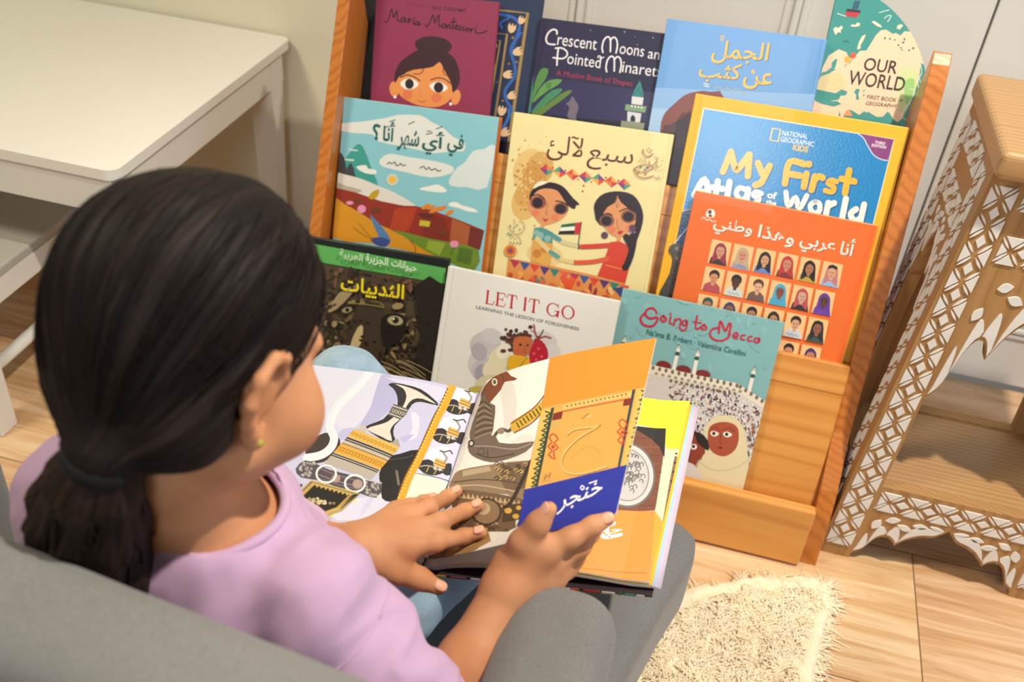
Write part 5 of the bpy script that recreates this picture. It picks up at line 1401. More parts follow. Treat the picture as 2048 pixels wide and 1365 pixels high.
a.poly([(1112, 318), (1190, 336), (1270, 366), (1340, 410), (1410, 464), (1310, 424), (1240, 430), (1196, 480), (1160, 560), (1104, 610), (1078, 660), (1092, 730), (1010, 694), (910, 644), (980, 616), (1060, 590), (1130, 530), (1176, 470), (1196, 404), (1172, 350)], SV, 2)
a.poly([(1104, 462), (1214, 500), (1150, 574), (1060, 540)], '#5d5850', 1).stroke([(1098, 476), (1200, 510)], 6, SV, 0).stroke([(1070, 528), (1160, 562)], 6, SV, 0)
for k in range(5): a.stroke([(1092+k*22, 508+k*7), (1100+k*22, 498+k*7), (1110+k*22, 510+k*7), (1100+k*22, 524+k*7)], 4, '#b8b0a0', 3, True)
a.poly([(840, 640), (890, 612), (914, 640), (900, 680)], '#b5ada0').poly([(1090, 740), (1136, 710), (1150, 770), (1110, 790)], '#9a9182')
a.poly([(822, 640), (1148, 772), (940, 1010), (606, 888)], '#b3aa9c')
def band(t0, t1, c):
    L = lambda t_: (822+(606-822)*t_, 640+(888-640)*t_); R = lambda t_: (1148+(940-1148)*t_, 772+(1010-772)*t_)
    a.poly([L(t0), R(t0), R(t1), L(t1)], c)
band(.02, .22, '#d3a448'); band(.24, .28, '#2d2a28'); band(.30, .33, '#2d2a28'); band(.44, .68, '#cf9c3c'); band(.40, .43, '#8d6a24'); band(.70, .73, '#2d2a28'); band(.75, .78, '#2d2a28'); band(.80, 1, '#a8a097')
R4 = random.Random(9)
for (t0, col_, n_) in ((.12, '#8a6222', 12), (.56, '#8f6420', 15)):
    for k in range(n_):
        e = (k+.5)/n_
        x = (822-216*t0)*(1-e)+(1148-208*t0)*e; y = (640+248*t0)*(1-e)+(772+238*t0)*e
        r = 15 if t0 < .3 else 19
        a.stroke([(x-r*.7, y), (x, y-r), (x+r*.7, y), (x, y+r*.8), (x-r*.3, y+2)], 4, col_, 3)
a.poly([(400, 930), (470, 868), (560, 900), (640, 935), (780, 970), (900, 1010), (1022, 1046), (980, 1136), (880, 1110), (700, 1060), (560, 1010), (440, 990)], '#4b464c', 2)
for k in range(5): a.stroke([(560+k*4, 920+k*26), (700, 975+k*22), (880, 1024+k*20)], 4, ['#8d8790', '#7a1f2a', '#9d97a0', '#7a747c', '#5a2028'][k])
for (x0, y0, x1, y1) in ((430, 880, 545, 990), (905, 1020, 1010, 1125)):
    for k in range(26): x, y = R4.uniform(x0, x1), R4.uniform(y0, y1); a.stroke([(x-9, y), (x, y-8), (x+8, y+2), (x, y+8)], 3.5, '#c9c3ba', 3)
a.ell(690, 1000, 32, 30, '#9b8580').ell(845, 1040, 36, 34, '#a38d86').stroke([(620+70*math.cos(t_), 968+62*math.sin(t_)) for t_ in np.linspace(0, 6.283, 20, False)], 15, '#d9d6d4', 0, True).stroke([(826+72*math.cos(t_), 1036+60*math.sin(t_)) for t_ in np.linspace(0, 6.283, 20, False)], 15, '#dcd9d7', 0, True)
def ornate(P, c0, c1):
    a.poly(P, '#1c1915'); Q = np.array(P, float); c = Q.mean(0)
    for f, w_, col_ in ((.97, 12, '#b89a4c'), (.89, 6, '#8f8f8a'), (.83, 9, '#c7a650')): a.stroke([tuple(c+(q-c)*f) for q in Q], w_, col_, 0, True)
    N = 26
    per = [tuple(c+(Q[i]*(1-k/N*1.0)+Q[(i+1) % len(Q)]*(k/N)-c)*.76) for i in range(len(Q)) for k in range(0, N, 3)]
    a.dots([(x, y, 9, 7) for x, y in per], '#b3954a', 7)
    for k in range(34): x, y = c[0]+R4.gauss(c0, 34), c[1]+R4.gauss(c1, 16); a.stroke([(x-9, y+3), (x, y-7), (x+9, y), (x, y+7)], 4, R4.choice(['#cdbb7c', '#b3a05c', '#d8d0b4']), 3)
ornate([(510, 1012), (860, 1108), (740, 1226), (620, 1270), (290, 1250), (390, 1130)], 0, 5)
ornate([(70, 1060), (330, 968), (432, 1046), (300, 1140), (190, 1206), (90, 1120)], -20, -10)
a.stroke([(250, 1220), (360, 1120), (440, 1050)], 20, '#3a3528').stroke([(240, 1230), (350, 1130)], 6, '#b89a4c', 0)
a.poly([(1545, 330), (1800, 400), (1560, 1040), (1240, 960)], '#c2c1d6')
for (x, y, s_) in ((1575, 490, 1.0), (1490, 700, 1.02), (1395, 925, 1.02)):
    f = lambda L, x=x, y=y, s_=s_: [(x+p*s_, y+q*s_) for p, q in L]
    a.poly(f([(-60, -100), (40, -150), (110, -130), (60, -40), (-20, -20)]), '#d6d4e2', 2)
    a.poly(f([(-110, -40), (-40, -60), (0, -30), (-20, 0), (-100, 0)]), '#2a272b', 2).poly(f([(70, -20), (120, -30), (110, 50), (60, 40)]), '#29262a', 2)
    a.poly(f([(10, -70), (85, -40), (70, 10), (-10, -20)]), '#d2a24e').stroke(f([(8, -52), (80, -24)]), 5, '#6b5020', 0).stroke(f([(0, -34), (74, -4)]), 5, '#4a4038', 0)
    a.stroke(f([(60, -110), (85, -70), (70, -40)]), 14, '#8e877d').stroke(f([(40, -120), (70, -112), (110, -120), (125, -100)]), 9, '#3b373a')
    a.poly(f([(-116, -14), (-60, -24), (0, -10), (60, 10), (66, 34), (0, 54), (-60, 44), (-96, 20)]), '#2b2927', 2).stroke(f([(-100, -8), (-40, -14), (56, 20)]), 8, '#a39a8c').stroke(f([(-40, -6), (-56, 30)]), 6, '#b9a060', 0).stroke(f([(20, 8), (-4, 46)]), 6, '#b9a060', 0).dots(f([(0, 0), (32, 8)])[0:0] or [(x+4, y+4, 12), (x+38, y+12, 12)], '#bdb6ab')
a.poly([(1236, 962), (1492, 1030), (1400, 1200), (1150, 1200)], '#d9d3c4')
a.stroke([(1524, 340), (1470, 470), (1420, 560), (1350, 720), (1290, 850), (1220, 980), (1170, 1110), (1140, 1220)], 56, '#dc982c').stroke([(1494, 350), (1440, 470), (1390, 560), (1320, 720), (1260, 850), (1190, 980), (1140, 1110)], 9, '#7a5214').dots([(1500-k*10.3, 352+k*22.5, 9, 7) for k in range(38)], '#e7b347', 7).dots([(1488-k*10.3, 360+k*22.5, 4) for k in range(38)], '#5e3d10', 6)
page_obj('left_pages', shL, a, lambda u: .007, ob, edgecol=M_edges)

# --- right page stack under the lifted page
shR = Sheet(ST, SB, RT, RB, lambda u, v: .008*math.sin(math.pi*min(1, u*1.15))-.012*math.exp(-u*14))
a = shR.art()
a.z(800, 680, 2.625)
a.poly([(-200, -200), (2000, -200), (2000, 1700), (-200, 1700)], '#e7e1cf')
a.poly([(900, 150), (1600, 150), (1540, 560), (1480, 575), (1395, 572), (1385, 470), (1100, 420)], '#f2e435').poly([(1540, 300), (1620, 300), (1440, 1320), (1380, 1320), (1390, 975), (1475, 575)], '#efe6d2')
a.poly([(1100, 440), (1395, 466), (1340, 895), (1050, 895)], '#2b2826').poly([(1100, 500), (1240, 472), (1390, 560), (1340, 897), (1050, 897)], '#7c4b36')
for k in range(9): a.stroke([(1150, 510+k*44), (1380, 520+k*44)], 4, '#8f5c44' if k % 2 else '#6a3c2a', 0)
a.poly([(1240, 470), (1300, 500), (1360, 560), (1388, 620), (1396, 466)], '#2b2826')
a.ell(1190, 710, 150, 172, '#6f6d6b', -.15, 36).ell(1190, 710, 140, 162, '#cfccc8', -.15, 36).ell(1190, 710, 118, 140, '#8d8a87', -.15, 36).ell(1190, 710, 112, 134, '#c6c3bf', -.15, 36)
for k in range(60):
    t_ = R4.uniform(0, 6.28); r = R4.uniform(.1, .9); x, y = 1190+105*r*math.cos(t_), 710+126*r*math.sin(t_)
    a.stroke([(x-12, y), (x-4, y-10), (x+8, y-4), (x+6, y+9)], 5, '#6e6b68', 3)
a.poly([(1396, 572), (1472, 578), (1388, 978), (1322, 962), (1340, 890)], '#e9dcb9').stroke([(1448, 620), (1420, 760), (1386, 960)], 16, '#8a6a52', 0).stroke([(1440, 690), (1400, 900)], 8, '#7a2a34', 0).dots([(1450-k*8, 600+k*48, 8, 5) for k in range(8)], '#3a2c28', 6)
a.poly([(700, 885), (1340, 900), (1302, 1400), (500, 1400), (700, 1000)], '#f3953a')
for st, w_ in (([(1108, 978), (1092, 964), (1112, 950), (1128, 966), (1108, 978)], 11), ([(1160, 1024), (1120, 1034), (1080, 1040), (1050, 1024), (1060, 1004), (1090, 1010), (1100, 1040)], 17)): a.stroke(st, w_, '#f2efe8', 4)
a.text('حُلي'.replace('ُ', ''), (985, 1064), (1156, 1036), 70, '#f2efe8', .02, True)
a.poly([(1338, 900), (1392, 978), (1330, 1400), (1300, 1400)], '#f0a93a')
a.stroke([(900, 1196), (1290, 1228)], 4, '#b5651f', 0)
page_obj('right_pages', shR, a, lambda u: .0045, ob, edgecol=M_paper)
for k, c in enumerate(('#f0c23a', '#b4d3ec', '#d8c6d4', '#cdbfca')):
    e_ = .0030*(k+1); dn = np.array([0, 0, .0046+.0013*k])
    uu = (RT-ST)/np.linalg.norm(RT-ST)*e_
    sh_k = Sheet(ST-dn, SB-dn, RT+uu-dn, RB+uu-dn, shR.bulge)
    page_obj('page', sh_k, sh_k.art(), .0011, ob, c)

# --- page being turned
shP = Sheet(ST+np.array([.001, 0, .003]), SB+np.array([.001, 0, .004]), PT_, PB_, lambda u, v: .040*max(u, 0)**.35*(1-u)*(1-1.45*v) if 0 < u < 1 else 0)
a = shP.art()
a.z(800, 680, 2.625)
a.poly([(-200, -200), (1600, -200), (1600, 1700), (-200, 1700)], '#e2ded6')
a.poly([(520, 200), (600, 240), (610, 420), (560, 520), (540, 360)], '#d3cec5', 2).poly([(600, 520), (700, 500), (690, 640), (560, 640)], '#d7d2c9', 2)
a.poly([(425, 300), (440, 250), (490, 195), (550, 160), (582, 190), (616, 204), (592, 216), (550, 222), (530, 262), (480, 322), (455, 350)], '#7c4026', 2).stroke([(530, 180), (548, 215)], 4, '#4f2415', 0).stroke([(500, 200), (512, 240)], 4, '#4f2415', 0).ell(497, 222, 15, 20, '#d8cdb4').ell(497, 222, 8, 12, '#4b4a40')
a.poly([(415, 345), (430, 290), (450, 280), (462, 330), (500, 346), (494, 430), (480, 500), (420, 545), (366, 520), (378, 440)], '#6a5848', 2)
for k in range(12): a.stroke([(392+k*2, 520-k*16), (440, 500-k*16), (488-k, 486-k*12)], 4, '#2e2520' if k % 2 else '#a08c78')
a.poly([(360, 540), (420, 520), (500, 500), (520, 540), (620, 546), (706, 534), (660, 590), (560, 630), (480, 645), (400, 622), (362, 590)], '#6d5d52', 2).stroke([(380, 560), (470, 560), (600, 575), (690, 545)], 5, '#a29082').stroke([(400, 600), (480, 620), (600, 600)], 5, '#3c312b').stroke([(410, 575), (440, 570), (444, 600), (414, 602)], 4, '#3c312b', 0, True).stroke([(460, 575), (462, 625)], 4, '#3c312b', 0)
a.ell(375, 545, 18, 20, '#3a302a').ell(375, 545, 9, 11, '#c9bfae').stroke([(500, 500), (530, 470), (570, 480), (590, 460)], 16, '#55483e').ell(530, 480, 20, 16, '#8c7a6a')
a.poly([(580, 440), (620, 410), (740, 330), (760, 285), (775, 300), (745, 385), (680, 440), (600, 492)], '#c8a238', 2).stroke([(585, 440), (700, 360), (760, 290)], 6, '#7e2a26').stroke([(600, 490), (690, 440), (748, 380)], 6, '#7e2a26')
for k in range(8): a.stroke([(612+k*17, 436-k*12), (628+k*17, 462-k*12)], 6, '#2c2517', 0)
a.poly([(258, 770), (280, 720), (310, 688), (450, 660), (690, 634), (720, 690), (640, 836), (560, 812), (300, 800)], '#8a735a', 2)
a.poly([(330, 690), (470, 664), (480, 690), (330, 720)], '#b19a7f').poly([(560, 650), (700, 636), (660, 780), (560, 800), (520, 720)], '#6d5844').stroke([(280, 750), (420, 735), (560, 745), (640, 760)], 6, '#4f3f31').stroke([(270, 775), (420, 765), (620, 800)], 6, '#bca68a')
for k in range(26): x, y = R4.uniform(500, 670), R4.uniform(650, 730); a.stroke([(x-12, y), (x, y-9), (x+12, y), (x, y+9)], 4, R4.choice(['#c7a86c', '#3a2d20']), 3)
a.poly([(270, 800), (440, 800), (640, 836), (660, 860), (600, 900), (640, 960), (560, 1010), (430, 1060), (300, 1140), (180, 1200), (120, 1180), (280, 960)], '#6b533c', 2)
for k in range(14): a.poly([(300+k*24, 830+k*3), (312+k*24, 802+k*3), (324+k*24, 832+k*3)], '#b99d78')
for k in range(60): x, y = R4.uniform(290, 560), R4.uniform(860, 1060); a.stroke([(x-16, y+4), (x, y-8), (x+14, y+2)], R4.uniform(4, 9), R4.choice(['#4a3827', '#9a7c57', '#b89a6e', '#3a2b1d', '#7d6246']), 3)
a.ell(455, 905, 75, 70, '#84694d').stroke([(455+76*math.cos(t_), 905+68*math.sin(t_)) for t_ in np.linspace(0, 6.283, 18, False)], 10, '#3a2c20', 0, True).ell(440, 890, 36, 32, '#b39a78')
a.poly([(540, 870), (650, 860), (650, 940), (540, 960)], '#4a3724', 1).dots([(570, 900, 20, 16), (610, 930, 18, 14), (625, 885, 14, 12)], '#cb9c48')
a.poly([(440, 1010), (640, 1010), (640, 1180), (330, 1200)], '#d8d2c6').poly([(230, 1150), (290, 1040), (460, 990), (480, 1060), (340, 1135)], '#9c7747', 1)
for k in range(22): x, y = R4.uniform(280, 450), R4.uniform(1010, 1110); a.stroke([(x-14, y+8), (x+14, y-8)], 5, R4.choice(['#c9a060', '#5d4324', '#7d5c32']), 0)
a.stroke([(690, 640), (600, 830), (560, 880)], 18, '#352a20')
OR_ = '#f08d30'
a.poly([(795, 60), (1500, -80), (1500, 200), (1305, 247), (748, 362)], OR_)
a.poly([(748, 362), (1310, 246), (1225, 655), (656, 790)], '#d6a04f')
a.poly([(745, 372), (800, 360), (715, 775), (660, 786)], '#d9b25c').poly([(796, 362), (812, 358), (726, 772), (712, 776)], '#2b3a35').poly([(1248, 262), (1310, 248), (1222, 652), (1165, 668)], '#d9b25c').poly([(1222, 266), (1238, 262), (1158, 668), (1144, 672)], '#2b4048')
for k in range(8):
    f_ = k/8
    a.stroke([(782-f_*82+q*18, 380+f_*400+r*44) for q, r in ((-.9, 0), (.6, .25), (-.7, .55), (.5, .8), (-.9, 1))], 8, '#2f4a34')
    a.stroke([(1286-f_*84+q*18, 270+f_*392+r*44) for q, r in ((-.9, 0), (.6, .25), (-.7, .55), (.5, .8), (-.9, 1))], 8, '#2f4a34')
a.poly([(860, 345), (1220, 275), (1216, 300), (855, 372)], '#e0b76a').dots([(880+k*22, 352-k*4.4, 6, 5) for k in range(15)], '#8a4a2c', 6).stroke([(830, 386), (1210, 312)], 5, '#c0382c', 0)
a.poly([(808, 390), (858, 378), (850, 418), (800, 428)], '#7a2a24').poly([(1178, 318), (1218, 310), (1212, 346), (1172, 352)], '#7a2a24').poly([(800, 436), (846, 428), (838, 460), (792, 466)], '#c9a05a')
for (x, y) in ((806, 566), (1170, 490)): a.stroke([(x, y-70), (x+26, y-40), (x+4, y-20), (x+28, y+4), (x+2, y+24), (x+10, y+66), (x-24, y+40), (x-4, y+20), (x-28, y-4), (x-4, y-24), (x-20, y-46)], 7, '#bb3a2a', 2, True).ell(x, y, 9, 10, '#bb3a2a')
a.poly([(756, 706), (800, 696), (790, 742), (746, 752)], '#c79a52').stroke([(762, 735), (772, 712), (784, 728), (792, 706)], 6, '#a0402c', 0)
for dx, c in ((3, '#8a5c24'), (0, '#e3b76c')): a.stroke([(880+dx, 500+dx), (920+dx, 474+dx), (1010+dx, 462+dx), (1050+dx, 452+dx), (940+dx, 520+dx), (870+dx, 590+dx), (850+dx, 650+dx), (880+dx, 700+dx), (960+dx, 706+dx), (1090+dx, 668+dx)], 9, c)
a.stroke([(960, 416), (990, 392)], 7, '#b08040', 0).stroke([(985, 412), (1005, 398)], 6, '#e8c88c', 0)
a.stroke([(905, 620), (990, 560), (1060, 600)], 4, '#cf9848').stroke([(900, 430), (870, 540), (850, 640)], 4, '#dcab5e').stroke([(1080, 390), (1050, 520), (1020, 640)], 4, '#dcab5e')
a.poly([(657, 790), (1228, 652), (1228, 900), (1130, 1100), (560, 1200), (625, 975)], '#25309c')
a.text('خنجر', (822, 926), (1052, 836), 104, '#eeeef4', .012, True).stroke([(950, 782), (958, 770), (970, 780), (960, 792), (950, 782)], 6, '#eeeef4').stroke([(996, 758), (1036, 744)], 6, '#eeeef4', 0)
page_obj('turning_page', shP, a, .0005, ob)

# --- hard cover below the pages
M_cov = plain('dark_wraparound_cover', '#2a1d22', .35, .1, 20)
mb = MB()
def board(mb, a0, b0, a1, b1, dz, th, ex):
    u = (a1-a0)/np.linalg.norm(a1-a0); v = (b0-a0)/np.linalg.norm(b0-a0)
    P = [a0-v*ex, b0+v*ex, b1+v*ex+u*ex, a1-v*ex+u*ex]
    top = [p-np.array([0, 0, dz]) for p in P]
    mb.hexa([p-np.array([0, 0, th]) for p in top]+top)
board(mb, ST, SB, RT, RB, .0135, .0028, .005); board(mb, ST, SB, LT, LB, .0135, .0028, .005)
cov = mb.build('cover', M_cov, ob)
u = (RB-SB)/np.linalg.norm(RB-SB)
v_ = (RB-RT)/np.linalg.norm(RB-RT)
for k, (f0, f1, c) in enumerate(((.05, .11, '#c9a13c'), (.13, .2, '#8a4a5a'), (.22, .26, '#cfc7d2'), (.30, .36, '#6a4a5a'), (.55, .60, '#b9a9b9'), (.62, .66, '#e4e0e2'), (.665, .70, '#d2622e'), (.72, .79, '#c4271f'), (.80, .86, '#e6e2e4'), (.87, .89, '#1d5a48'), (.90, .95, '#2c8f72'), (.955, .99, '#d9d3da'))):
    p0 = SB+(RB-SB)*f0+v_*.0051-np.array([0, 0, .0162]); p1 = SB+(RB-SB)*f1+v_*.0051-np.array([0, 0, .0162])
    mb = MB(); q = np.array([0, 0, .0026]); w_ = v_*.0003
    mb.hexa([p0-w_, p1-w_, p1+w_, p0+w_, p0-w_+q, p1-w_+q, p1+w_+q, p0+w_+q]); mb.build('cover_print', plain('cover_print_ink', c, .4), cov)

# ================================================================== READING GIRL
def skin_mat():
    m = NT('warm_skin')
    v = m.coords()
    nz = m.noise(v, 22, 4)
    c = m.ramp(nz.outputs[0], [(.3, '#bf8259'), (.7, '#cd946c')])
    m.set(Base_Color=c, Roughness=.62)
    m.b.inputs['Specular IOR Level'].default_value = .3
    m.b.inputs['Subsurface Weight'].default_value = .12
    m.b.inputs['Subsurface Radius'].default_value = (.012, .004, .002)
    m.b.inputs['Subsurface Scale'].default_value = .5
    m.bump(m.noise(v, 520, 2).outputs[0], .12, .0006)
    return m.mat
M_skin = skin_mat()
HO = np.array([-.320, .480, .759]); HS = .97
HM = rotz(math.radians(-23.5))@rotx(math.radians(-22.2))@np.array([[math.cos(-.066), 0, math.sin(-.066)], [0, 1, 0], [-math.sin(-.066), 0, math.cos(-.066)]])
def hd(x, y, z): return HO+HS*(HM@np.array([x, y, z], float))
girl = empty('person', (-.34, .5, 0), 'person in a lilac shirt with a dark ponytail, seated and reading an open book', 'person')
B = Blob()
def hell(c, r, k=.012): B.ell(hd(*c), np.array(r)*HS, k, HM)
def hcone(a, b, ra, rb, k=.012): B.cone(hd(*a), hd(*b), ra*HS, rb*HS, k)
# torso and neck
LS = np.array([-.440, .478, .578]); RS = np.array([-.230, .458, .556])
NK = np.array([-.333, .462, .60])
B.chain([(-.34, .52, .37), (-.34, .50, .46), (-.335, .475, .56)], [.082, .088, .078], .03)
B.cone(LS, RS, .042, .042, .03)
B.chain([NK+np.array([.006, .004, 0]), hd(0, -.004, -.070), hd(0, -.004, -.02)], [.042, .0375, .043], .014)
B.cone(NK+np.array([0, -.004, .035]), LS+np.array([.06, 0, .012]), .026, .03, .025)
B.cone(NK+np.array([0, -.004, .035]), RS+np.array([-.06, 0, .012]), .026, .03, .025)
# head
hell((0, -.008, .048), (.0705, .090, .079), .02)
hell((0, .030, -.015), (.058, .060, .080), .03)
for sx in (-1, 1):
    hell((sx*.040, .054, -.034), (.034, .036, .038), .02)
    hcone((sx*.047, .008, -.052), (sx*.012, .066, -.083), .020, .016, .02)
    hell((sx*.028, .074, .022), (.022, .010, .010), .012)          # brow
hell((0, .071, -.083), (.018, .016, .014), .015)
hcone((0, .086, .004), (0, .093, -.024), .007, .0095, .012)
for sx in (-1, 1): hell((sx*.009, .092, -.028), (.006, .007, .005), .008)
hell((0, .086, -.049), (.018, .008, .0042), .005)
hell((0, .084, -.057), (.015, .008, .0048), .005)
# ears
for sx in (-1, 1):
    pts = [(.069, .009, -.004), (.073, .016, .015), (.079, .007, .032), (.085, -.009, .036), (.090, -.023, .024), (.089, -.026, .006), (.083, -.019, -.011), (.077, -.010, -.022), (.073, -.001, -.031), (.071, .005, -.023)]
    rr = [.0035, .004, .0045, .0048, .0048, .0046, .0045, .0055, .0068, .0055]
    for i in range(len(pts)-1):
        a, e = pts[i], pts[i+1]
        hcone((sx*a[0], a[1], a[2]), (sx*e[0], e[1], e[2]), rr[i], rr[i+1], .004)
    hell((sx*.073, -.006, .006), (.0045, .016, .026), .005)
    hcone((sx*.076, -.002, .020), (sx*.078, -.013, .002), .003, .003, .004)
    hell((sx*.070, .007, -.006), (.004, .0045, .006), .004)
# arms and hands ------------------------------------------------------
def pz(x, y, z): return at_z(x, y, z)
def py_(x, y, Y): return at_y(x, y, Y)
LE = np.array([-.432, .560, .455]); LW = pz(712, 1098, .508)
B.chain([LS, LE], [.036, .029], .02)
lmid = LE*.45+LW*.55
B.chain([LE, lmid, LW], [.029, .0275, .0205], .015)
RE = np.array([-.128, .452, .415]); RW = py_(1012, 1180, .572)
B.chain([RS, RE], [.036, .030], .02)
rmid = RE*.5+RW*.5
B.chain([RE, rmid, RW], [.030, .0275, .0205], .015)
NAILS = []
def finger(pts, rads, kroot=.006, nail=None, wide=1.0):
    B.chain(pts, rads, kroot)
    if nail is not None:
        a, e = np.array(pts[-2]), np.array(pts[-1])
        NAILS.append((a, e, np.array(nail, float), rads[-1]*wide))
up = (0, 0, 1)
# left hand, palm down on the page
def on_page(x, y, r):
    u_, v_2 = shP.to_uv(x, y)
    sh_q = shP if 0 < u_ < 1 and 0 < v_2 < 1 else shL
    q_ = sh_q.to_uv(x, y)
    p_ = sh_q.base(*q_); zz = p_[2]+r
    return at_z(x, y, zz)
Lm = {'i': pz(812, 1096, .505), 'm': pz(830, 1062, .508), 'r': pz(816, 1034, .504), 'p': pz(792, 1022, .498)}
for q, r1 in (('i', .0125), ('m', .0125), ('r', .012), ('p', .0105)):
    B.cone(LW, Lm[q]-np.array([0, 0, .002]), .0165, r1, .012)
finger([Lm['i'], pz(872, 1086, .506), on_page(926, 1074, .0085), on_page(962, 1065, .0065)], [.0100, .0082, .0074, .0062], .006, (-.1, -.2, 1))
finger([Lm['m'], pz(880, 1044, .509), on_page(928, 1024, .0085), on_page(957, 1011, .0065)], [.0100, .0082, .0074, .0060], .006, (-.1, -.2, 1))
finger([Lm['r'], pz(858, 1014, .506), on_page(893, 996, .0085), on_page(915, 983, .0065)], [.0095, .0078, .0070, .0058], .006, (-.1, -.2, 1))
finger([Lm['p'], pz(822, 1012, .498), on_page(846, 1004, .007), on_page(864, 998, .005)], [.0085, .0070, .0064, .0055], .005, (-.1, -.1, 1))
Lt = [pz(752, 1122, .500), pz(788, 1142, .490), pz(838, 1158, .478), pz(878, 1176, .470)]
B.cone(LW, Lt[0], .0155, .0125, .012)
finger(Lt, [.0130, .0108, .0092, .0072], .010, (.15, -.3, 1))
# right hand, holding the lifted page between thumb and forefinger
Rm = {'i': py_(1086, 1102, .598), 'm': py_(1104, 1126, .603), 'r': py_(1108, 1146, .603), 'p': py_(1102, 1164, .598)}
for q, r1 in (('i', .0130), ('m', .0125), ('r', .0115), ('p', .011)):
    B.cone(RW, Rm[q], .0165, r1, .012)
finger([Rm['i'], py_(1142, 1076, .610), py_(1186, 1052, .622), py_(1216, 1038, .630)], [.0110, .0092, .0080, .0066], .007, (.2, -.5, .9))
finger([Rm['m'], py_(1160, 1094, .622), py_(1182, 1066, .642), py_(1196, 1040, .655)], [.0108, .0092, .0080, .0068], .007, (.6, -.2, -.3))
finger([Rm['r'], py_(1150, 1116, .626), py_(1168, 1088, .648), py_(1178, 1064, .660)], [.0100, .0088, .0076, .0064], .006)
finger([Rm['p'], py_(1136, 1140, .618), py_(1150, 1116, .636), py_(1160, 1096, .648)], [.0092, .0078, .0068, .0058], .006)
Rt = [py_(1022, 1130, .588), py_(1044, 1086, .592), py_(1076, 1048, .600), py_(1099, 1019, .606)]
B.cone(RW, Rt[0], .0165, .0135, .012)
B.cone(Rt[0], Rm['i'], .0120, .0115, .012)
finger(Rt, [.0130, .0105, .0092, .0070], .010, (-.75, -.6, .25))
# legs and feet
KL = np.array([-.375, .872, .405]); KR = np.array([-.125, .855, .385])
for hx, K, A_ in ((-.40, KL, (-.37, .95, .07)), (-.275, KR, (-.10, .96, .07))):
    B.chain([(hx, .55, .375), K, A_], [.062, .040, .028], .02)
    B.cone(A_, (A_[0]+.005, A_[1]+.09, .028), .026, .020, .015)
nets_obj('body', B, (-.58, .34, -.01), (.02, 1.12, .92), .0024, M_skin, girl, 2)
M_nail = plain('fingernail', '#e2aa8d', .3, .03)
for a, e, n, r in NAILS:
    ax = (e-a)/np.linalg.norm(e-a); n = n-ax*(n@ax); n /= np.linalg.norm(n); sd = np.cross(ax, n)
    b = MB(); vs = []; N1 = 7
    for i in range(N1):
        u_ = i/(N1-1)
        for j in range(7):
            w_ = (j/6-.5)*2
            wid = r*.78*math.sqrt(max(.02, 1-max(0, (u_-.55)/.5)**2)) if u_ > .55 else r*.78*(1-.25*(1-u_/.55)**3)
            ang = w_*wid/(r*1.02)
            vs.append(e+ax*r*(-.85+1.62*u_)*1.0+(n*math.cos(ang)+sd*math.sin(ang))*r*(1.035 if u_ < .55 else 1.035-.42*(u_-.55)**1.6))
    b.raw(vs, [(i*7+j, i*7+j+1, i*7+j+8, i*7+j+7) for i in range(N1-1) for j in range(6)])
    o = b.build('fingernail', M_nail, girl, True)
    md = o.modifiers.new('t', 'SOLIDIFY'); md.thickness = .0005; md.offset = 1

# eyes, brows
M_eye = plain('eye_white', '#e8e4de', .2, .01); M_iris = plain('dark_brown_iris', '#2a1810', .15, .02); M_lash = plain('dark_brow', '#1d1411', .7)
for sx in (-1, 1):
    b = Blob().ell(hd(sx*.031, .071, .006), (.0115, .0115, .0115))
    c = hd(sx*.031, .074, .006)
    e = nets_obj('eye', b, c-.02, c+.02, .0025, M_eye, girl, 1, B=4)
    b = MB(); f = hd(sx*.031, .0855, .003)-hd(sx*.031, .071, .006); f /= np.linalg.norm(f)
    p0 = hd(sx*.031, .071, .006); b.tube([p0+f*.0098*HS, p0+f*.0117*HS], [.0052, .0046], 14); b.build('iris', M_iris, e, True)
    b = MB(); b.tube([hd(sx*.016, .090, .021), hd(sx*.03, .0905, .026), hd(sx*.044, .082, .024)], [.0018, .0024, .0012], 8); b.build('eyebrow', M_lash, girl, True)
b = MB(); p = hd(.0785, -.0005, -.030); b.tube([p, p+HM@np.array([.0022, 0, 0])], [.0032, .0026], 12)
o = b.build('earring', plain('green_gold_stud', '#b8b23a', .25, .1), girl, True); o['label'] = 'small green-gold stud earring'

# ------------------------------------------------------------------ hair
def hair_mat(name, c1, c2, c3):
    m = NT(name)
    a = m.n('Attribute', attribute_name='flow')
    n1 = m.n('TexNoise', ins={'Vector': a.outputs['Vector'], 'Scale': 1.0, 'Detail': 3.0, 'Roughness': .6})
    sc = m.n('VectorMath', operation='MULTIPLY', ins={0: a.outputs['Vector'], 1: (5, 5, 2)})
    n2 = m.n('TexNoise', ins={'Vector': sc.outputs[0], 'Scale': 1.0, 'Detail': 2.0})
    c = m.ramp(n1.outputs[0], [(.3, c1), (.52, c2), (.75, c3)])
    c = m.mix(.4, c, n2.outputs[0], 'SOFT_LIGHT')
    m.set(Base_Color=c, Roughness=.6)
    m.b.inputs['Specular IOR Level'].default_value = .2
    b1 = m.n('Bump', ins={'Height': n2.outputs[0], 'Strength': .5, 'Distance': .0012})
    b2 = m.n('Bump', ins={'Height': n1.outputs[0], 'Strength': .6, 'Distance': .003, 'Normal': b1.outputs[0]})
    m.link(b2.outputs[0], m.b.inputs['Normal'])
    return m.mat
M_hair = hair_mat('dark_brown_hair', '#0d0908', '#1a1210', '#2b1e19')
M_tail = hair_mat('ponytail_brown_hair', '#120b08', '#231610', '#3d281b')
TIE = py_(203, 908, .390)
H = Blob()
H.ell(hd(0, -.010, .052), np.array((.0805, .098, .086))*HS, .01, HM)
H.ell(hd(0, -.048, .004), np.array((.066, .050, .060))*HS, .03, HM)
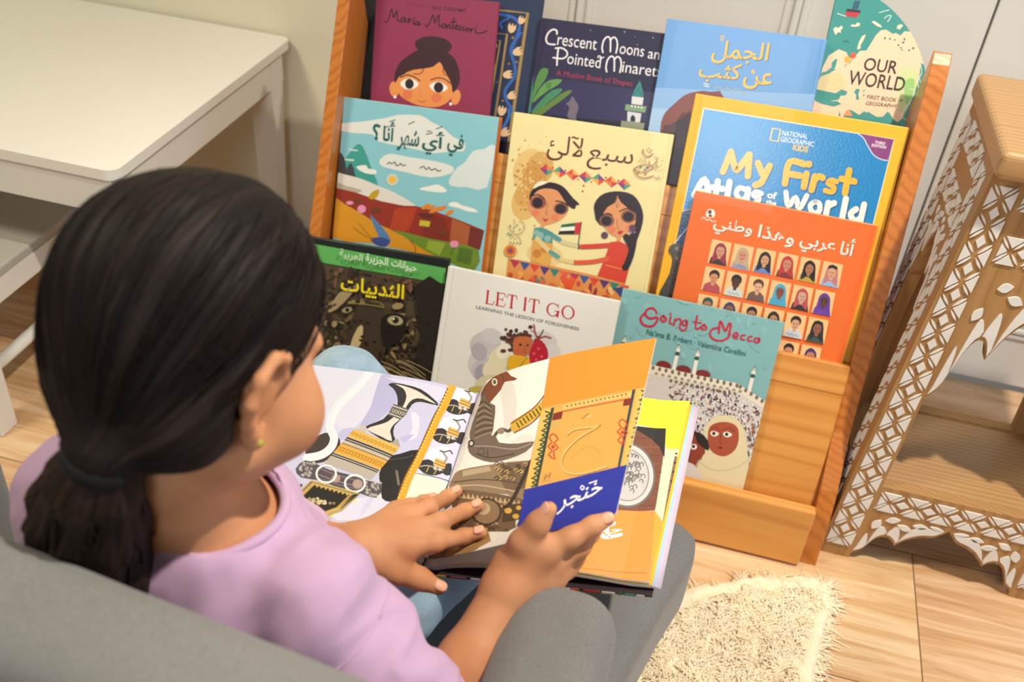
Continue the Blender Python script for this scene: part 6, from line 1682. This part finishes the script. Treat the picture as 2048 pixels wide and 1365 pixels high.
for sx in (-1, 1):
    H.cone(hd(sx*.052, -.020, .01), hd(sx*.052, -.045, -.022), .028, .024, .02)
    H.cone(hd(sx*.050, -.040, -.022), TIE, .025, .0145, .02)
H.cone(hd(.004, -.062, -.02), TIE, .040, .0155, .02)
zk = [-.12, -.07, -.045, -.02, -.005, .015, .045, .07, .095, .14]
yk = [-.015, -.015, -.017, -.018, .022, .034, .050, .070, .090, .14]
def hair_sd(P):
    d = H(P)
    q = (P-HO)@HM/HS
    cut = (q[:, 1]-np.interp(q[:, 2], zk, yk))*.75
    d = -smin(-d, -cut, .006)
    for sx in (-1, 1):
        d = np.maximum(d, -sd_ell(q, (sx*.080, -.003, .002), (.017, .026, .037))*HS)
    return d
FR = np.array([0, .075, .10])
def flow_coords(V):
    q = (V-HO)@HM/HS
    T = (TIE-HO)@HM/HS
    ax = T-FR; L = np.linalg.norm(ax); ax = ax/L
    s = (q-FR)@ax
    rad = q-FR-s[:, None]*ax
    e1 = np.cross(ax, (1, 0, 0)); e1 /= np.linalg.norm(e1); e2 = np.cross(ax, e1)
    ph = np.arctan2(rad@e2, rad@e1)
    return np.stack([np.cos(ph)*13, np.sin(ph)*13, s*9], 1), ph, s
def hair_post(V, Q):
    F, ph, s = flow_coords(V)
    n = vnoise(F*np.array([1.0, 1.0, .7]), 4)*.0016+vnoise(F*np.array([2.6, 2.6, 1.2]), 8)*.0009
    q = V-hd(0, -.02, .02); q /= np.linalg.norm(q, axis=1)[:, None]
    return V+q*n[:, None]
def set_flow(o, F):
    at = o.data.attributes.new('flow', 'FLOAT_VECTOR', 'POINT')
    at.data.foreach_set('vector', F.astype(np.float32).ravel())
def vcoords(o):
    V = np.zeros(len(o.data.vertices)*3, np.float32); o.data.vertices.foreach_get('co', V); return V.reshape(-1, 3).astype(float)
hair = nets_obj('hair', hair_sd, HO-.2, HO+.2, .0028, M_hair, girl, 2, hair_post)
set_flow(hair, flow_coords(vcoords(hair))[0]*np.array([1, 1, 1.0]))
# ponytail
TP = [TIE, py_(188, 965, .388), py_(180, 1035, .397), py_(188, 1095, .408), py_(225, 1150, .416), py_(280, 1205, .428), py_(330, 1260, .430), py_(370, 1310, .432)]
TR = [.013, .026, .036, .040, .039, .034, .028, .02]
PT = Blob().chain(TP, TR, .02)
TPn = np.array(TP); seg = np.r_[0, np.cumsum(np.linalg.norm(np.diff(TPn, axis=0), axis=1))]
def tail_frame(V):
    best = np.full(len(V), 9.0); S = np.zeros(len(V)); PH = np.zeros((len(V), 3))
    for i in range(len(TPn)-1):
        ab = TPn[i+1]-TPn[i]; t_ = np.clip(((V-TPn[i])@ab)/(ab@ab), 0, 1)
        rv = V-TPn[i]-t_[:, None]*ab; d = np.linalg.norm(rv, axis=1)
        m = d < best
        best[m] = d[m]; S[m] = (seg[i]+t_*(seg[i+1]-seg[i]))[m]; PH[m] = (rv/np.maximum(d, 1e-6)[:, None])[m]
    return S, PH, best
def tail_post(V, Q):
    S, PH, best = tail_frame(V)
    n = vnoise(PH*3.2+np.c_[S*12, S*7, S*5], 3)
    n2 = vnoise(PH*9+np.c_[S*9, S*7, S*6], 6)
    amp = np.minimum(1, S/.05)
    return V+PH*((n*.0045+n2*.002)*amp)[:, None]
tail = nets_obj('ponytail', PT, TPn.min(0)-.06, TPn.max(0)+.06, .003, M_tail, girl, 2, tail_post)
S, PH, _ = tail_frame(vcoords(tail))
set_flow(tail, PH*9+np.c_[S*16, S*10, S*8])
# loose locks over the tail and fine flyaway strands on the head
b = MB()
for k in range(130):
    ph = RNG.uniform(0, 6.28); r0 = RNG.uniform(.85, 1.12); ph1 = ph+RNG.normal()*.9
    pts = []; wob = RNG.uniform(0, 6.28)
    for j in range(13):
        f = j/12*(len(TP)-1.02); i = int(f); t_ = f-i
        c = TPn[i]*(1-t_)+TPn[i+1]*t_; rr = (TR[i]*(1-t_)+TR[i+1]*t_)*r0
        d = TPn[i+1]-TPn[i]; d = d/np.linalg.norm(d)
        e1 = np.cross(d, (0.3, 1, .2)); e1 /= np.linalg.norm(e1); e2 = np.cross(d, e1)
        p_ = ph+(ph1-ph)*j/12+.35*math.sin(wob+j*.9)
        pts.append(c+rr*(e1*math.cos(p_)+e2*math.sin(p_)))
    b.tube(pts, [.0006]+[.0016]*10+[.001, .0003], 4)
o = b.build('hair_locks', M_tail, girl, True)
set_flow(o, np.array([(v.co.x*400, v.co.y*400, v.co.z*60) for v in o.data.vertices]))
b = MB()
Vh = vcoords(hair)
Fh, phh, sh_ = flow_coords(Vh)
q = (Vh-HO)@HM/HS
order = np.argsort(phh)
from mathutils.kdtree import KDTree
kd = KDTree(len(Vh))
for i, p in enumerate(Vh): kd.insert(p, i)
kd.balance()
hc = hd(0, -.02, .02)
for k in range(420):
    i0 = RNG.integers(len(Vh))
    if q[i0, 1] < -.06: continue
    p = Vh[i0].copy(); pts = []
    lift = RNG.uniform(.0002, .0012)
    for j in range(16):
        w_ = p-hc; w_ /= np.linalg.norm(w_)
        pts.append(p+w_*lift)
        d = TIE-p; L = np.linalg.norm(d)
        if L < .03: break
        d = d/L
        d = d-w_*(d@w_)*.9; d /= np.linalg.norm(d)
        p = Vh[kd.find(p+d*.011)[1]]*.5+(p+d*.011)*.5
    if len(pts) > 4:
        b.tube(pts, [.0002]+[.00045]*(len(pts)-2)+[.0002], 3)
o = b.build('hair_strands', M_hair, girl, True); o['kind'] = 'stuff'
set_flow(o, np.array([(v.co.x*300, v.co.y*300, v.co.z*300) for v in o.data.vertices]))
# hair tie
d = TPn[1]-TIE; d /= np.linalg.norm(d); e1 = np.cross(d, (0, 0, 1)); e1 /= np.linalg.norm(e1); e2 = np.cross(d, e1)
b = MB(); pts = [TIE+d*.002+(.0180+.0012*math.sin(k*2.9))*(e1*math.cos(k/24*2*math.pi)+e2*math.sin(k/24*2*math.pi)) for k in range(25)]
b.tube(pts, .0075, 10); o = b.build('hair_tie', plain('black_elastic', '#060607', .9, .1, 60, .3, 500), girl, True)

# ------------------------------------------------------------------ clothing
M_shirt = plain('lilac_cotton', '#c3a0c0', .85, .03, 25, .25, 900)
M_shirt.node_tree.nodes['Principled BSDF'].inputs['Sheen Weight'].default_value = .25
T = Blob()
T.chain([(-.34, .535, .385), (-.34, .505, .46), (-.335, .478, .555)], [.106, .104, .090], .03)
T.cone(LS+np.array([.01, 0, 0]), RS+np.array([-.01, 0, 0]), .053, .053, .035)
T.cone(LS+np.array([.05, -.005, .012]), RS+np.array([-.06, -.006, .008]), .045, .043, .03)
SLR = RS+(RE-RS)*.78; SLL = LS+(LE-LS)*.72
T.chain([RS, SLR], [.052, .056], .02)
T.chain([LS, SLL], [.052, .052], .02)
NC = hd(0, -.022, -.085)
nax = hd(0, -.02, -.02)-NK; nax /= np.linalg.norm(nax)
CUTC = NK+np.array([.012, .016, .020])
def shirt_outer(P):
    d0 = T(P)
    w2 = P@np.array([[.8, .3, .5], [-.3, .9, .2], [-.5, -.3, .8]])
    wr = vnoise(P*np.array([26, 26, 18]), 2)*.0036+vnoise(w2*np.array([70, 22, 30])+3, 5)*.0026+vnoise(w2*np.array([30, 90, 26])+9, 15)*.0012
    # drag folds radiating from the armpit
    a = P-(RS+np.array([-.02, .02, -.05])); ang = np.arctan2(a[:, 2], a[:, 0]); rr = np.linalg.norm(a, axis=1)
    wr = wr+.0045*np.sin(ang*7+rr*25)*np.exp(-((rr-.075)/.045)**2)
    rg = (1-np.abs(vnoise(w2*np.array([38, 13, 20])+1.7, 21)))**4
    return d0+wr-.0042*rg*np.clip((.60-P[:, 2])/.05, .35, 1)
def shirt_sd(P):
    d = shirt_outer(P)
    sh_ = np.maximum(d, -(d+.0095))
    q = P-CUTC
    hz = q@nax
    rd = np.linalg.norm(q-hz[:, None]*nax, axis=1)
    sh_ = np.maximum(sh_, -np.maximum(rd-.056, -hz-.045))
    for c, ax in ((SLR, RE-RS), (SLL, LE-LS)):
        ax = ax/np.linalg.norm(ax); w = (P-c)@ax
        far = np.linalg.norm(P-c, axis=1) < .12
        sh_ = np.where(far, np.maximum(sh_, w-.006), sh_)
    sh_ = np.maximum(sh_, -(P[:, 2]-.335))
    return sh_
nets_obj('shirt', shirt_sd, (-.56, .34, .31), (-.03, .68, .69), .0032, M_shirt, girl, 1)
cp = np.cross(nax, (1, 0, 0)); cp /= np.linalg.norm(cp); cq = np.cross(nax, cp)
ring = []
for k in range(49):
    t_ = k/48*2*math.pi; rd_ = CUTC+.0575*(cp*math.cos(t_)+cq*math.sin(t_))
    hs = np.linspace(.07, -.07, 141); dd = T(rd_[None]+hs[:, None]*nax[None])
    i_ = np.argmax(dd < 0); ring.append(rd_+nax*(hs[i_]-.002))
ring = np.array(ring); ring = (ring+np.roll(ring[:-1], 1, 0)[np.arange(49) % 48]+np.roll(ring[:-1], -1, 0)[np.arange(49) % 48])/3
b = MB(); b.tube(list(ring), .0046, 8); b.build('collar', M_shirt, girl, True)
def seam_ring(c, ax, r, name):
    ax = ax/np.linalg.norm(ax); e1 = np.cross(ax, (0, 1, 0)); e1 /= np.linalg.norm(e1); e2 = np.cross(ax, e1); pts = []
    for k in range(41):
        t_ = k/40*2*math.pi; dr = e1*math.cos(t_)+e2*math.sin(t_); hs = np.linspace(.09, .02, 71)
        dd = shirt_outer(c[None]+hs[:, None]*dr[None]); i_ = np.argmax(dd < 0); pts.append(c+dr*hs[i_])
    b = MB(); b.tube(pts, r, 6); b.build(name, M_shirt, girl, True)
seam_ring(RS+(RE-RS)*.16, RE-RS, .0013, 'sleeve_seam')
seam_ring(SLR-(RE-RS)*.01, RE-RS, .0026, 'sleeve_hem')

M_denim = NT('washed_denim')
vd = M_denim.coords()
w1 = M_denim.n('TexNoise', ins={'Vector': M_denim.coords((900, 250, 900), (.5, .4, .6)), 'Scale': 1.0, 'Detail': 2.0})
n1 = M_denim.noise(vd, 16, 4)
c = M_denim.ramp(n1.outputs[0], [(.3, '#7f9bb0'), (.7, '#a9bfcc')])
c = M_denim.mix(.35, c, w1.outputs[0], 'SOFT_LIGHT')
M_denim.set(Base_Color=c, Roughness=.85); M_denim.bump(w1.outputs[0], .3, .0006)
J = Blob()
J.cone((-.41, .50, .378), (-.27, .50, .378), .078, .078, .02)
for hx, K, A_ in ((-.40, KL, (-.37, .95, .11)), (-.275, KR, (-.10, .96, .11))):
    J.chain([(hx, .55, .380), K, A_], [.076, .052, .042], .02)
def jeans_sd(P):
    d = J(P)+vnoise(P*np.array([40, 22, 40]), 11)*.003+vnoise(P*np.array([90, 40, 90]), 12)*.0012
    for hx in (-.40, -.275):
        a = P-np.array([hx+.03, .60, .43]); d = d+.003*np.sin(a[:, 1]*120+a[:, 0]*70)*np.exp(-(np.linalg.norm(a, axis=1)/.07)**2)
    d = np.maximum(d, -(P[:, 2]-.09))
    return d
nets_obj('jeans', jeans_sd, (-.53, .38, .06), (.0, 1.05, .52), .0045, M_denim.mat, girl, 1)
